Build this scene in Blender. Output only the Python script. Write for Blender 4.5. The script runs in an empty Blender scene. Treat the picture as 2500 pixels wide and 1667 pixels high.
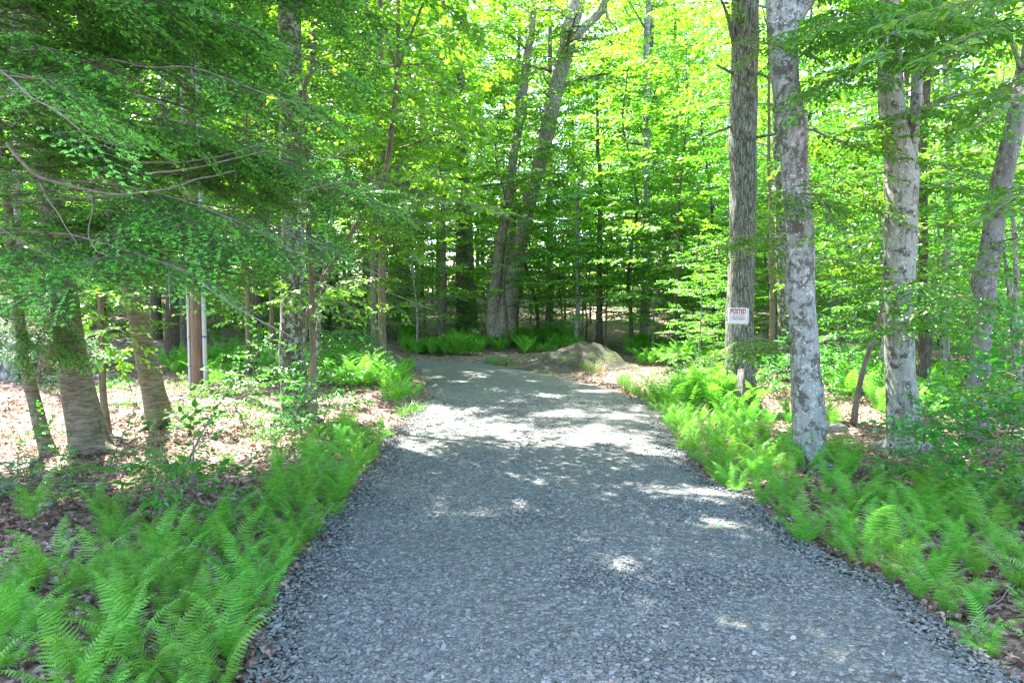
import bpy, math
import numpy as np
from mathutils import Vector
R = math.radians
SC = bpy.context.scene
COL = SC.collection
# ------------------------------------------------------------------ camera, sky, sun, exposure
PITCH = R(3.43); CAMZ = 1.7; F = 1568.0; CX, CY = 1176.0, 784.0
cd = bpy.data.cameras.new('camera'); cam = bpy.data.objects.new('camera', cd); COL.objects.link(cam)
cd.lens = 24; cd.sensor_width = 36; cd.clip_start = 0.05; cd.clip_end = 800
cam.location = (0, 0, CAMZ); cam.rotation_euler = (R(90) - PITCH, 0, 0); SC.camera = cam
SUN_EL, SUN_AZ = R(60), R(-42)          # azimuth from +Y towards +X: the sun stands ahead and to the left
S = np.array([math.cos(SUN_EL) * math.sin(SUN_AZ), math.cos(SUN_EL) * math.cos(SUN_AZ), math.sin(SUN_EL)])
w = bpy.data.worlds.new('World'); SC.world = w; w.use_nodes = True
nt = w.node_tree; bg = nt.nodes['Background']; sky = nt.nodes.new('ShaderNodeTexSky')
sky.sky_type = 'NISHITA'; sky.sun_disc = False; sky.sun_elevation = SUN_EL; sky.sun_rotation = SUN_AZ
sky.air_density = 1.0; sky.dust_density = 1.5
nt.links.new(sky.outputs[0], bg.inputs[0]); bg.inputs[1].default_value = 0.15
sl = bpy.data.lights.new('sun', 'SUN'); sl.energy = 4.8; sl.angle = R(0.53); sl.color = (1, 0.96, 0.89)
so = bpy.data.objects.new('sun', sl); COL.objects.link(so); so.rotation_euler = Vector(S).to_track_quat('Z', 'Y').to_euler()
SC.view_settings.view_transform = 'Standard'; SC.view_settings.look = 'None'
SC.view_settings.exposure = 3.1; SC.view_settings.gamma = 1.0; SC.view_settings.use_curve_mapping = False
cy = SC.cycles
cy.max_bounces = 8; cy.diffuse_bounces = 5; cy.glossy_bounces = 2; cy.transmission_bounces = 5; cy.transparent_max_bounces = 4
cy.caustics_reflective = False; cy.caustics_refractive = False; cy.sample_clamp_indirect = 6
cy.use_denoising = True; cy.denoiser = 'OPENIMAGEDENOISE'; cy.denoising_prefilter = 'ACCURATE'; cy.pixel_filter_type = 'BLACKMAN_HARRIS'; cy.filter_width = 1.4
# ------------------------------------------------------------------ maths helpers
rng = np.random.default_rng(11)
cp, sp = math.cos(PITCH), math.sin(PITCH)
def P(px, py, Y):
    """point at depth Y seen at photo position (px, py)"""
    u, v = (px - CX) / F, (CY - py) / F
    d = np.array([u, cp + v * sp, v * cp - sp]); return np.array([0, 0, CAMZ]) + d * (Y / d[1])
def proj(p):
    p = np.asarray(p, float); x, y, z = p[..., 0], p[..., 1], p[..., 2] - CAMZ
    f = y * cp - z * sp; u = y * sp + z * cp; f = np.where(f < .05, .05, f)
    return CX + x / f * F, CY - u / f * F, f
def G(px, py):
    u, v = (px - CX) / F, (CY - py) / F
    d = np.array([u, cp + v * sp, v * cp - sp]); t = CAMZ / -d[2]; return np.array([d[0] * t, d[1] * t])
def _h(i, j, k):
    n = (i * 374761393 + j * 668265263 + k * 2147483647 * 3 + 1013904223) & 0xffffffff
    n = ((n ^ (n >> 13)) * 1274126177) & 0xffffffff
    return ((n ^ (n >> 16)) & 0xffff) / 65535.0
def vn(x, y, z=0):
    x, y, z = np.broadcast_arrays(np.asarray(x, float), np.asarray(y, float), np.asarray(z, float))
    i, j, k = (np.floor(a).astype(np.int64) for a in (x, y, z)); fx, fy, fz = x - i, y - j, z - k
    fx, fy, fz = (a * a * (3 - 2 * a) for a in (fx, fy, fz)); r = 0
    for a in (0, 1):
        for b in (0, 1):
            for c in (0, 1):
                r = r + _h(i + a, j + b, k + c) * np.where(a, fx, 1 - fx) * np.where(b, fy, 1 - fy) * np.where(c, fz, 1 - fz)
    return r * 2 - 1
def smooth(a, b, x):
    t = np.clip((np.asarray(x, float) - a) / (b - a), 0, 1); return t * t * (3 - 2 * t)
def unit(v):
    v = np.asarray(v, float); return v / np.maximum(np.linalg.norm(v, axis=-1, keepdims=True), 1e-9)
# ------------------------------------------------------------------ road outline
RIGHT = [(2352, 1560), (2240, 1490), (2140, 1430), (2050, 1350), (1900, 1290), (1830, 1235), (1750, 1160), (1650, 1115), (1585, 1060), (1530, 985), (1500, 935), (1450, 912), (1400, 892), (1300, 868), (1200, 848), (1100, 834), (930, 827)]
LEFT = [(560, 1568), (600, 1480), (655, 1340), (720, 1260), (770, 1190), (840, 1100), (890, 1020), (940, 960), (975, 925), (985, 890), (965, 860), (935, 842)]
ER = np.array([(3.3, -9), (2.9, -3), (2.6, 1)] + [tuple(G(*p)) for p in RIGHT] + [(-8, 21.5), (-16, 23)])
EL = np.array([(-1.6, -9), (-1.3, -3), (-1.2, 1)] + [tuple(G(*p)) for p in LEFT] + [(-5.5, 18.9), (-16, 19.6)])
def resample(pts, n):
    pts = np.asarray(pts, float); m = len(pts)
    e = np.vstack([2 * pts[0] - pts[1], pts, 2 * pts[-1] - pts[-2]])
    L = np.r_[0, np.cumsum(np.linalg.norm(np.diff(pts, axis=0), axis=1))]
    s = np.linspace(0, L[-1], n); k = np.clip(np.searchsorted(L, s, side='right') - 1, 0, m - 2)
    t = ((s - L[k]) / np.maximum(L[k + 1] - L[k], 1e-9))[:, None]
    p0, p1, p2, p3 = e[k], e[k + 1], e[k + 2], e[k + 3]
    return .5 * (2 * p1 + (p2 - p0) * t + (2 * p0 - 5 * p1 + 4 * p2 - p3) * t * t + (3 * p1 - p0 - 3 * p2 + p3) * t ** 3)
NR = 420
er, el = resample(ER, NR), resample(EL, NR)
er[:, 0] += .07 * vn(er[:, 0] * 3, er[:, 1] * 3); el[:, 0] += .07 * vn(el[:, 0] * 3 + 9, el[:, 1] * 3)
ring = np.vstack([er, el[::-1]])
def inside(x, y):
    x = np.asarray(x, float); y = np.asarray(y, float); c = np.zeros(x.shape, bool)
    rs = ring[::4]; n = len(rs)
    for a in range(n):
        x1, y1 = rs[a]; x2, y2 = rs[(a + 1) % n]
        if y1 == y2: continue
        c ^= ((y1 > y) != (y2 > y)) & (x < (x2 - x1) * (y - y1) / (y2 - y1) + x1)
    return c
def rdist(x, y):
    """signed distance to the road edge, negative on the road"""
    x = np.asarray(x, float); y = np.asarray(y, float); d = np.full(x.shape, 1e9)
    for q in ring[::3]: d = np.minimum(d, (x - q[0]) ** 2 + (y - q[1]) ** 2)
    d = np.sqrt(d); return np.where(inside(x, y), -d, d)
def terrain(x, y, d=None):
    x = np.asarray(x, float); y = np.asarray(y, float)
    if d is None: d = rdist(x, y)
    rise = .045 * np.maximum(0, np.sqrt((y - 21) ** 2 + 9) + (y - 21) - 1) * .5
    rise = rise + .03 * np.maximum(0, np.abs(x) - 14)
    b = smooth(0.05, .9, d)
    return rise * smooth(0, 2.5, d) + b * (.05 + .07 * vn(x * .6, y * .6) + .03 * vn(x * 2.3, y * 2.3)) - .03 * (1 - b)
def tz(x, y): return float(terrain(np.array([x]), np.array([y]))[0])
# ------------------------------------------------------------------ sun patches wanted on the ground; crowns lose the sprays that would shade them
GAPS = [(1000, 940, 48, 18), (1110, 944, 80, 5), (1290, 957, 70, 9), (1180, 928, 40, 3), (1130, 903, 40, 5), (1275, 916, 50, 5), (1350, 903, 40, 5), (1010, 905, 45, 10), (1420, 962, 45, 7), (1060, 880, 40, 3), (1200, 878, 40, 3), (1330, 882, 35, 3), (1000, 868, 40, 3), (1130, 856, 40, 2), (1010, 1160, 55, 14), (1060, 1150, 25, 7), (1155, 1185, 45, 8), (1480, 1135, 55, 12), (1580, 1143, 80, 14), (1680, 1165, 35, 8), (1470, 1032, 50, 12), (1545, 1052, 40, 8), (1300, 1035, 40, 4), (1370, 1090, 40, 4), (1250, 1122, 35, 4), (1600, 1207, 36, 10), (1180, 1332, 40, 10), (1790, 1425, 12, 3), (1975, 1440, 14, 4), (2290, 1520, 40, 12), (1350, 1133, 25, 4), (1080, 1080, 30, 4), (1450, 1080, 30, 4), (1220, 1240, 22, 5), (1420, 1330, 20, 6), (1380, 985, 50, 4), (1200, 990, 50, 3), (1080, 1005, 40, 3),
        (90, 1000, 260, 90), (480, 960, 190, 50), (250, 900, 250, 40), (30, 920, 120, 60), (560, 1000, 70, 30), (110, 1085, 110, 30), (890, 890, 70, 24), (1600, 868, 210, 30), (1760, 890, 120, 26), (800, 925, 70, 20), (1780, 1085, 60, 25), (1720, 1140, 30, 22), (1255, 832, 40, 5), (1500, 885, 60, 10), (700, 860, 90, 30)]
GM_ = []
for a, b, c, d in GAPS:
    g0 = G(a, b); GM_.append((g0[0], g0[1], c / F * g0[1] * (1 if g0[1] < 7.5 or a < 900 or a > 1500 else .85) + (.10 if g0[1] < 7.5 or a < 900 or a > 1500 else .03), abs(G(a, b - d)[1] - G(a, b + d)[1]) / 2 + (.12 if g0[1] < 7.5 else .05)))
def sunlit(p):
    """True where the ray of the sun through p meets the ground inside a chosen sun patch or fleck"""
    p = np.asarray(p, float); t = p[..., 2] / S[2]; q = p - S * t[..., None]; x = q[..., 0] + .12 * vn(q[..., 0] * 3.5, q[..., 1] * 3.5, 5); y = q[..., 1] + .15 * vn(q[..., 0] * 3.5, q[..., 1] * 3.5, 15)
    r = vn(x * 1.5, y * 1.2, 3) > .62
    for a, b, c, d in GM_: r |= ((x - a) / c) ** 2 + ((y - b) / d) ** 2 < 1
    return r
# ------------------------------------------------------------------ mesh helpers
class MB:
    def __init__(s): s.v = []; s.q = []; s.t = []; s.qm = []; s.tm = []; s.n = 0
    def add(s, V, tris=None, quads=None, m=0):
        V = np.asarray(V, float).reshape(-1, 3)
        if tris is not None and len(tris): tris = np.asarray(tris, np.int64); s.t.append(tris + s.n); s.tm.append(np.broadcast_to(m, len(tris)).copy())
        if quads is not None and len(quads): quads = np.asarray(quads, np.int64); s.q.append(quads + s.n); s.qm.append(np.broadcast_to(m, len(quads)).copy())
        s.v.append(V); s.n += len(V)
    def proto(s):
        c = lambda a, sh: np.concatenate(a) if a else np.zeros(sh, np.int64)
        return (np.concatenate(s.v), c(s.t, (0, 3)), c(s.q, (0, 4)), c(s.tm, 0), c(s.qm, 0))
    def bake(s, pr, M, T):
        """many transformed copies of a prototype: M (k,3,3) columns are the axes, T (k,3)"""
        V, t, q, tm, qm = pr; k = len(T)
        if not k: return
        W = np.einsum('kij,nj->kni', M, V) + T[:, None, :]; off = (np.arange(k) * len(V))[:, None, None]
        s.v.append(W.reshape(-1, 3))
        if len(t): s.t.append((t[None] + off).reshape(-1, 3) + s.n); s.tm.append(np.tile(tm, k))
        if len(q): s.q.append((q[None] + off).reshape(-1, 4) + s.n); s.qm.append(np.tile(qm, k))
        s.n += k * len(V)
    def mesh(s, name, mats, smooth_=False):
        V, t, q, tm, qm = s.proto(); me = bpy.data.meshes.new(name)
        me.vertices.add(len(V)); me.vertices.foreach_set('co', V.astype(np.float32).ravel())
        nl = len(q) * 4 + len(t) * 3; me.loops.add(nl); me.loops.foreach_set('vertex_index', np.r_[q.ravel(), t.ravel()].astype(np.int32))
        tot = np.r_[np.full(len(q), 4), np.full(len(t), 3)].astype(np.int32); st = np.r_[0, np.cumsum(tot)[:-1]].astype(np.int32)
        me.polygons.add(len(tot)); me.polygons.foreach_set('loop_start', st); me.polygons.foreach_set('loop_total', tot)
        for m in mats: me.materials.append(m)
        me.polygons.foreach_set('material_index', np.r_[qm, tm].astype(np.int32))
        me.polygons.foreach_set('use_smooth', np.full(len(tot), smooth_)); me.update(calc_edges=True); return me
    def build(s, name, mats, parent=None, smooth_=False):
        if not s.n: return None
        o = bpy.data.objects.new(name, s.mesh(name, mats, smooth_)); COL.objects.link(o)
        if parent is not None: o.parent = parent; o.matrix_parent_inverse = parent.matrix_basis.inverted()
        return o
def tag(o, label=None, cat=None, group=None, kind=None):
    if label: o['label'] = label
    if cat: o['category'] = cat
    if group: o['group'] = group
    if kind: o['kind'] = kind
    return o
def empty(name, loc, label, cat, group=None):
    o = bpy.data.objects.new(name, None); COL.objects.link(o); o.location = tuple(float(a) for a in loc); o.empty_display_size = .2
    return tag(o, label, cat, group)
def frames(h, up):
    """rotation matrices whose Y axis is h and whose Z axis is near up"""
    h = unit(h); x = unit(np.cross(h, up)); z = np.cross(x, h); return np.stack([x, h, z], axis=-1)
def tube(mb, pts, rad, n=6, m=0, disp=None):
    pts = np.asarray(pts, float); k = len(pts); d = unit(np.gradient(pts, axis=0))
    a = np.array([0, 0, 1.]) if abs(d[0][2]) < .9 else np.array([1., 0, 0])
    u = unit(np.cross(d, np.broadcast_to(a, d.shape))); v = np.cross(d, u)
    th = np.arange(n) / n * 2 * math.pi; r = np.asarray(rad, float)[:, None] * np.ones(n)[None]
    if disp is not None: r = r * disp(th, pts)
    V = pts[:, None] + r[..., None] * (np.cos(th)[None, :, None] * u[:, None] + np.sin(th)[None, :, None] * v[:, None])
    i = np.arange(k - 1)[:, None] * n; j = np.arange(n)[None]; jn = (j + 1) % n
    Q = np.stack([i + j, i + jn, i + n + jn, i + n + j], -1).reshape(-1, 4)
    V = np.vstack([V.reshape(-1, 3), pts[:1], pts[-1:]])
    c0, c1 = k * n, k * n + 1; T = [(c0, (b + 1) % n, b) for b in range(n)] + [(c1, (k - 1) * n + b, (k - 1) * n + (b + 1) % n) for b in range(n)]
    mb.add(V, T, Q, m)
# ------------------------------------------------------------------ materials
def newmat(name):
    m = bpy.data.materials.new(name); m.use_nodes = True; nt = m.node_tree; return m, nt, nt.nodes['Principled BSDF'], nt.nodes['Material Output']
def ramp(nt, src, stops, interp='LINEAR'):
    r = nt.nodes.new('ShaderNodeValToRGB'); r.color_ramp.interpolation = interp; e = r.color_ramp.elements
    while len(e) > 1: e.remove(e[-1])
    e[0].position = stops[0][0]; e[0].color = (*stops[0][1], 1)
    for p, c in stops[1:]: x = e.new(p); x.color = (*c, 1)
    nt.links.new(src, r.inputs[0]); return r.outputs[0]
def coords(nt, scale=(1, 1, 1), kind='Object'):
    t = nt.nodes.new('ShaderNodeTexCoord'); mp = nt.nodes.new('ShaderNodeMapping'); mp.inputs['Scale'].default_value = scale
    nt.links.new(t.outputs[kind], mp.inputs[0]); return mp.outputs[0]
def noise(nt, vec, scale, detail=4, rough=.55, dist=0):
    n = nt.nodes.new('ShaderNodeTexNoise'); n.inputs['Scale'].default_value = scale; n.inputs['Detail'].default_value = detail
    n.inputs['Roughness'].default_value = rough; n.inputs['Distortion'].default_value = dist; nt.links.new(vec, n.inputs['Vector']); return n.outputs['Fac']
def voro(nt, vec, scale, feature='F1', out='Distance', rnd=1):
    n = nt.nodes.new('ShaderNodeTexVoronoi'); n.feature = feature; n.inputs['Scale'].default_value = scale; n.inputs['Randomness'].default_value = rnd
    nt.links.new(vec, n.inputs['Vector']); return n.outputs[out]
def mix(nt, fac, a, b, mode='MIX'):
    n = nt.nodes.new('ShaderNodeMix'); n.data_type = 'RGBA'; n.blend_type = mode
    for s_, v in ((n.inputs[0], fac), (n.inputs[6], a), (n.inputs[7], b)):
        if hasattr(v, 'is_output'): nt.links.new(v, s_)
        elif isinstance(v, (int, float)): s_.default_value = v
        else: s_.default_value = (*v, 1)
    return n.outputs[2]
def bump(nt, bsdf, h, strength, dist, prev=None):
    n = nt.nodes.new('ShaderNodeBump'); n.inputs['Strength'].default_value = strength; n.inputs['Distance'].default_value = dist
    nt.links.new(h, n.inputs['Height'])
    if prev: nt.links.new(prev, n.inputs['Normal'])
    nt.links.new(n.outputs[0], bsdf.inputs['Normal']); return n.outputs[0]
def leafmat(name, stops, trans, tfac=.42, rough=.33, spec=.65):
    """leaf: colour differs from leaf to leaf and from plant to plant; light passes through the blade"""
    m, nt, b, o = newmat(name); g = nt.nodes.new('ShaderNodeNewGeometry'); oi = nt.nodes.new('ShaderNodeObjectInfo')
    c = ramp(nt, g.outputs['Random Per Island'], stops)
    h = nt.nodes.new('ShaderNodeHueSaturation'); nt.links.new(c, h.inputs['Color'])
    mr = nt.nodes.new('ShaderNodeMapRange'); nt.links.new(oi.outputs['Random'], mr.inputs[0]); mr.inputs[3].default_value = .485; mr.inputs[4].default_value = .515
    nt.links.new(mr.outputs[0], h.inputs['Hue']); mr2 = nt.nodes.new('ShaderNodeMapRange'); nt.links.new(oi.outputs['Random'], mr2.inputs[0]); mr2.inputs[3].default_value = .85; mr2.inputs[4].default_value = 1.2
    nt.links.new(mr2.outputs[0], h.inputs['Value'])
    nt.links.new(h.outputs[0], b.inputs['Base Color']); b.inputs['Roughness'].default_value = rough; b.inputs['Specular IOR Level'].default_value = spec
    t = nt.nodes.new('ShaderNodeBsdfTranslucent'); tc = mix(nt, 1.0, h.outputs[0], trans, 'MULTIPLY'); nt.links.new(tc, t.inputs[0])
    mx = nt.nodes.new('ShaderNodeMixShader'); mx.inputs[0].default_value = tfac
    nt.links.new(b.outputs[0], mx.inputs[1]); nt.links.new(t.outputs[0], mx.inputs[2]); nt.links.new(mx.outputs[0], o.inputs[0]); return m
M = {}
M['beech'] = leafmat('beech_leaf', [(0, (.04, .15, .014)), (.5, (.065, .22, .018)), (.85, (.10, .28, .025)), (1, (.16, .34, .035))], (2.3, 2.0, 1.0), .45)
M['maple'] = leafmat('maple_leaf', [(0, (.06, .20, .016)), (.5, (.10, .28, .022)), (.85, (.15, .36, .03)), (1, (.23, .42, .04))], (2.0, 1.8, .9), .48)
M['under'] = leafmat('understory_leaf', [(0, (.03, .15, .014)), (.6, (.05, .21, .02)), (1, (.09, .28, .03))], (2.0, 2.0, .9), .4)
M['hem'] = leafmat('hemlock_needle', [(0, (.014, .06, .012)), (.6, (.026, .10, .02)), (1, (.05, .15, .03))], (1.5, 1.8, .8), .22, .4)
M['hemtip'] = leafmat('hemlock_new_growth', [(0, (.12, .34, .045)), (1, (.22, .50, .08))], (1.5, 1.5, .9), .35, .45)
M['fern'] = leafmat('fern_frond', [(0, (.085, .26, .03)), (.6, (.125, .34, .042)), (1, (.19, .42, .06))], (1.7, 1.7, 1.0), .38, .5, .25)
M['grass'] = leafmat('grass_blade', [(0, (.06, .2, .03)), (1, (.14, .32, .05))], (1.7, 1.7, 1.0), .35, .45)
M['deadleaf'] = leafmat('dead_leaf', [(0, (.10, .055, .035)), (.3, (.18, .105, .07)), (.6, (.26, .17, .125)), (.85, (.36, .27, .22)), (1, (.44, .36, .31))], (1.0, .8, .6), .15, .7, .2)
M['straw'] = leafmat('dry_grass', [(0, (.35, .27, .15)), (1, (.5, .42, .27))], (1, 1, 1), .2, .7)
def bark(name, base, dark, pale, style='smooth', moss=None, patch=.5, darkamt=.55):
    m, nt, b, o = newmat(name); v = coords(nt); vs = coords(nt, (1, 1, .16)); vh = coords(nt, (1, 1, 7))
    n1 = noise(nt, v, 7, 8, .75, .2); n2 = noise(nt, v, 28, 5, .7)
    c = mix(nt, ramp(nt, n2, [(.35, (0, 0, 0)), (.65, (1, 1, 1))]), [a * .72 for a in base], base)
    if style == 'furrow':
        f = voro(nt, vs, 26, 'DISTANCE_TO_EDGE'); n3 = noise(nt, vs, 40, 5, .7, .5)
        ff = mix(nt, .5, f, n3); c = mix(nt, ramp(nt, f, [(0, (1, 1, 1)), (.12, (0, 0, 0))]), c, dark)
        c = mix(nt, ramp(nt, n3, [(.42, (.75, .75, .75)), (.55, (0, 0, 0))]), c, dark)
        bump(nt, b, ff, 1, .03)
    elif style == 'band':
        n3 = noise(nt, vh, 7, 5, .7, .8); c = mix(nt, ramp(nt, n3, [(.40, (0, 0, 0)), (.62, (1, 1, 1))]), c, pale)
        c = mix(nt, ramp(nt, n3, [(.30, (1, 1, 1)), (.40, (0, 0, 0))]), c, dark); bump(nt, b, n3, .8, .015)
    else:
        n3 = noise(nt, vs, 18, 5, .6, .3); c = mix(nt, ramp(nt, n3, [(.38, (.5, .5, .5)), (.5, (0, 0, 0))]), c, dark); bump(nt, b, mix(nt, .5, n3, n2), .7, .015)
    if style != 'band':      # dark stained patches and pale lichen
        c = mix(nt, ramp(nt, n1, [(darkamt, (0, 0, 0)), (darkamt + .05, (.85, .85, .85))]), c, dark)
        n5 = noise(nt, v, 13, 8, .8, .25); c = mix(nt, ramp(nt, n5, [(patch, (0, 0, 0)), (patch + .04, (.9, .9, .9))]), c, pale)
        sp_ = voro(nt, v, 22); n6 = noise(nt, v, 3, 2); s6 = ramp(nt, sp_, [(.17, (1, 1, 1)), (.2, (0, 0, 0))])
        c = mix(nt, mix(nt, 1., s6, ramp(nt, n6, [(.5, (0, 0, 0)), (.56, (1, 1, 1))]), 'MULTIPLY'), c, [min(1, a * 1.15) for a in pale])
        n7 = noise(nt, v, 46, 3, .7); n8 = noise(nt, v, 5, 2); c = mix(nt, mix(nt, 1., ramp(nt, n7, [(.6, (0, 0, 0)), (.64, (1, 1, 1))]), ramp(nt, n8, [(.45, (0, 0, 0)), (.55, (1, 1, 1))]), 'MULTIPLY'), c, [a * .7 for a in dark])
    if moss:
        n4 = noise(nt, v, 4.3, 5, .7, 1); c = mix(nt, ramp(nt, n4, [(.58, (0, 0, 0)), (.66, (.8, .8, .8))]), c, moss)
    nt.links.new(c, b.inputs['Base Color']); b.inputs['Roughness'].default_value = .88; b.inputs['Specular IOR Level'].default_value = .2; return m
M['bk_beech'] = bark('beech_bark', (.33, .33, .31), (.075, .065, .05), (.43, .47, .42), 'smooth', None, .55, .495)
M['bk_beech2'] = bark('spotted_beech_bark', (.34, .34, .30), (.05, .04, .028), (.42, .45, .38), 'smooth', None, .55, .525)
M['bk_ash'] = bark('furrowed_grey_bark', (.25, .27, .23), (.055, .05, .032), (.38, .42, .35), 'furrow', (.10, .085, .035), .60, .57)
M['bk_maple'] = bark('pale_furrowed_bark', (.46, .44, .39), (.11, .07, .055), (.40, .41, .36), 'furrow', None, .70, .70)
M['bk_birch'] = bark('yellow_birch_bark', (.125, .10, .065), (.04, .032, .02), (.24, .21, .155), 'band', (.07, .075, .03))
M['bk_moss'] = bark('lichened_bark', (.19, .17, .13), (.055, .045, .03), (.36, .41, .36), 'furrow', (.10, .11, .05), .51, .54)
M['bk_brown'] = bark('brown_bark', (.20, .165, .12), (.065, .05, .035), (.29, .28, .22), 'smooth', None, .62, .57)
M['bk_mottle'] = bark('mottled_grey_bark', (.22, .215, .19), (.055, .045, .035), (.34, .36, .32), 'smooth', None, .58, .54)
M['bk_far'] = bark('grey_brown_bark', (.17, .145, .12), (.06, .05, .04), (.28, .28, .25), 'furrow', None, .62, .6)
M['twig'] = bark('twig_bark', (.20, .18, .14), (.07, .06, .04), (.29, .28, .25), 'smooth', None, .68, .65)
M['twiggrey'] = bark('dead_twig_bark', (.32, .29, .26), (.15, .13, .11), (.4, .38, .34), 'smooth', None, .68, .65)
# forest floor
m, nt, b, o = newmat('leaf_litter_floor'); v = coords(nt)
vc = voro(nt, v, 17, 'F1', 'Color'); sx = nt.nodes.new('ShaderNodeSeparateColor'); nt.links.new(vc, sx.inputs[0])
c = ramp(nt, sx.outputs[0], [(0, (.06, .035, .022)), (.3, (.13, .08, .055)), (.6, (.21, .14, .10)), (.85, (.30, .22, .18)), (1, (.40, .33, .28))])
n = noise(nt, v, 1.1, 5, .6, .5); c = mix(nt, ramp(nt, n, [(.5, (0, 0, 0)), (.7, (.6, .6, .6))]), c, (.055, .035, .022))
n2 = noise(nt, v, .8, 6, .7, 1); c = mix(nt, ramp(nt, n2, [(.58, (0, 0, 0)), (.68, (.7, .7, .7))]), c, (.07, .12, .03))
nt.links.new(c, b.inputs['Base Color']); b.inputs['Roughness'].default_value = .9; bump(nt, b, voro(nt, v, 17, 'DISTANCE_TO_EDGE'), .8, .04)
M['floor'] = m
m, nt, b, o = newmat('crushed_stone'); v = coords(nt)
vc = voro(nt, v, 42, 'F1', 'Color'); sx = nt.nodes.new('ShaderNodeSeparateColor'); nt.links.new(vc, sx.inputs[0])
c = ramp(nt, sx.outputs[0], [(0, (.085, .09, .080)), (.4, (.145, .152, .138)), (.75, (.20, .208, .19)), (.93, (.27, .275, .255)), (.97, (.25, .20, .165)), (1, (.36, .35, .34))])
n = noise(nt, v, .9, 6, .65, .4); c = mix(nt, ramp(nt, n, [(.42, (0, 0, 0)), (.75, (.5, .5, .5))]), c, (.11, .115, .095))
e = voro(nt, v, 42, 'DISTANCE_TO_EDGE'); c = mix(nt, ramp(nt, e, [(0, (.8, .8, .8)), (.09, (0, 0, 0))]), c, (.035, .037, .04))
nt.links.new(c, b.inputs['Base Color']); b.inputs['Roughness'].default_value = .85; b.inputs['Specular IOR Level'].default_value = .25; bump(nt, b, e, 1, .02)
M['gravel'] = m
m, nt, b, o = newmat('gravel_stone'); g = nt.nodes.new('ShaderNodeNewGeometry')
c = ramp(nt, g.outputs['Random Per Island'], [(0, (.09, .096, .088)), (.35, (.145, .153, .142)), (.75, (.20, .21, .195)), (.9, (.28, .288, .27)), (.95, (.25, .195, .16)), (.975, (.2, .13, .11)), (1, (.42, .40, .38))])
c = mix(nt, noise(nt, coords(nt), 160, 3), [0, 0, 0], c); cc = mix(nt, .55, c, ramp(nt, g.outputs['Random Per Island'], [(0, (.10, .106, .098)), (.35, (.155, .163, .15)), (.75, (.21, .22, .205)), (.9, (.29, .30, .28)), (.95, (.27, .21, .17)), (1, (.42, .40, .38))]))
nt.links.new(cc, b.inputs['Base Color']); b.inputs['Roughness'].default_value = .75; b.inputs['Specular IOR Level'].default_value = .35
M['stone'] = m
m, nt, b, o = newmat('mound_soil'); v = coords(nt); n = noise(nt, v, 9, 8, .7); n2 = noise(nt, v, 1.3, 5, .6, .6)
c = ramp(nt, n, [(.3, (.025, .022, .015)), (.55, (.06, .055, .038)), (.75, (.13, .12, .09))]); c = mix(nt, ramp(nt, n2, [(.48, (0, 0, 0)), (.6, (.75, .75, .75))]), c, (.095, .115, .035))
nt.links.new(c, b.inputs['Base Color']); b.inputs['Roughness'].default_value = .95; bump(nt, b, n, .9, .08); M['soil'] = m
m, nt, b, o = newmat('fieldstone'); v = coords(nt); n = noise(nt, v, 7, 8, .65); n2 = noise(nt, v, 2.3, 5, .6, .6)
c = ramp(nt, n, [(.3, (.11, .10, .09)), (.6, (.24, .23, .20)), (.8, (.34, .32, .28))]); c = mix(nt, ramp(nt, n2, [(.5, (0, 0, 0)), (.6, (.75, .75, .75))]), c, (.10, .115, .045))
nt.links.new(c, b.inputs['Base Color']); b.inputs['Roughness'].default_value = .9; bump(nt, b, n, .7, .03); M['rock'] = m
m, nt, b, o = newmat('weathered_pole_wood'); v = coords(nt, (1, 1, .05)); n = noise(nt, v, 60, 5, .6)
c = ramp(nt, n, [(.3, (.07, .045, .03)), (.55, (.16, .11, .075)), (.75, (.23, .17, .12))]); nt.links.new(c, b.inputs['Base Color']); b.inputs['Roughness'].default_value = .85; bump(nt, b, n, .6, .01); M['pole'] = m
m, nt, b, o = newmat('rotten_wood'); v = coords(nt, (1, 1, .18)); n = noise(nt, v, 14, 7, .7, .6); n2 = noise(nt, coords(nt), 5, 4)
c = ramp(nt, n, [(.35, (.04, .025, .015)), (.5, (.22, .13, .07)), (.7, (.42, .33, .23))]); c = mix(nt, ramp(nt, n2, [(.52, (0, 0, 0)), (.6, (.8, .8, .8))]), c, (.11, .13, .03))
nt.links.new(c, b.inputs['Base Color']); b.inputs['Roughness'].default_value = .95; bump(nt, b, n, 1, .04); M['rotten'] = m
m, nt, b, o = newmat('grey_dead_wood'); v = coords(nt, (1, 1, .12)); n = noise(nt, v, 30, 7, .7, .4)
c = ramp(nt, n, [(.38, (.03, .026, .02)), (.5, (.10, .092, .08)), (.66, (.22, .205, .18))]); nt.links.new(c, b.inputs['Base Color']); b.inputs['Roughness'].default_value = .9; bump(nt, b, n, 1, .02); M['deadwood'] = m
def plain(name, c, rough=.5):
    m, nt, b, o = newmat(name); n = noise(nt, coords(nt), 12, 4); nt.links.new(mix(nt, n, [a * .85 for a in c], c), b.inputs['Base Color']); b.inputs['Roughness'].default_value = rough; return m
M['conduit'] = plain('grey_plastic', (.42, .45, .47)); M['white'] = plain('sign_white', (.74, .77, .80), .45); M['red'] = plain('sign_red', (.42, .012, .03), .45); M['ink'] = plain('sign_ink', (.10, .06, .07)); M['steel'] = plain('nail_steel', (.3, .3, .3)); M['greenleaf'] = plain('fresh_leaf', (.16, .36, .14)); M['tape'] = plain('blue_band', (.03, .12, .4))
M['darkrock'] = plain('dark_stone', (.05, .052, .055), .8)
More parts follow.
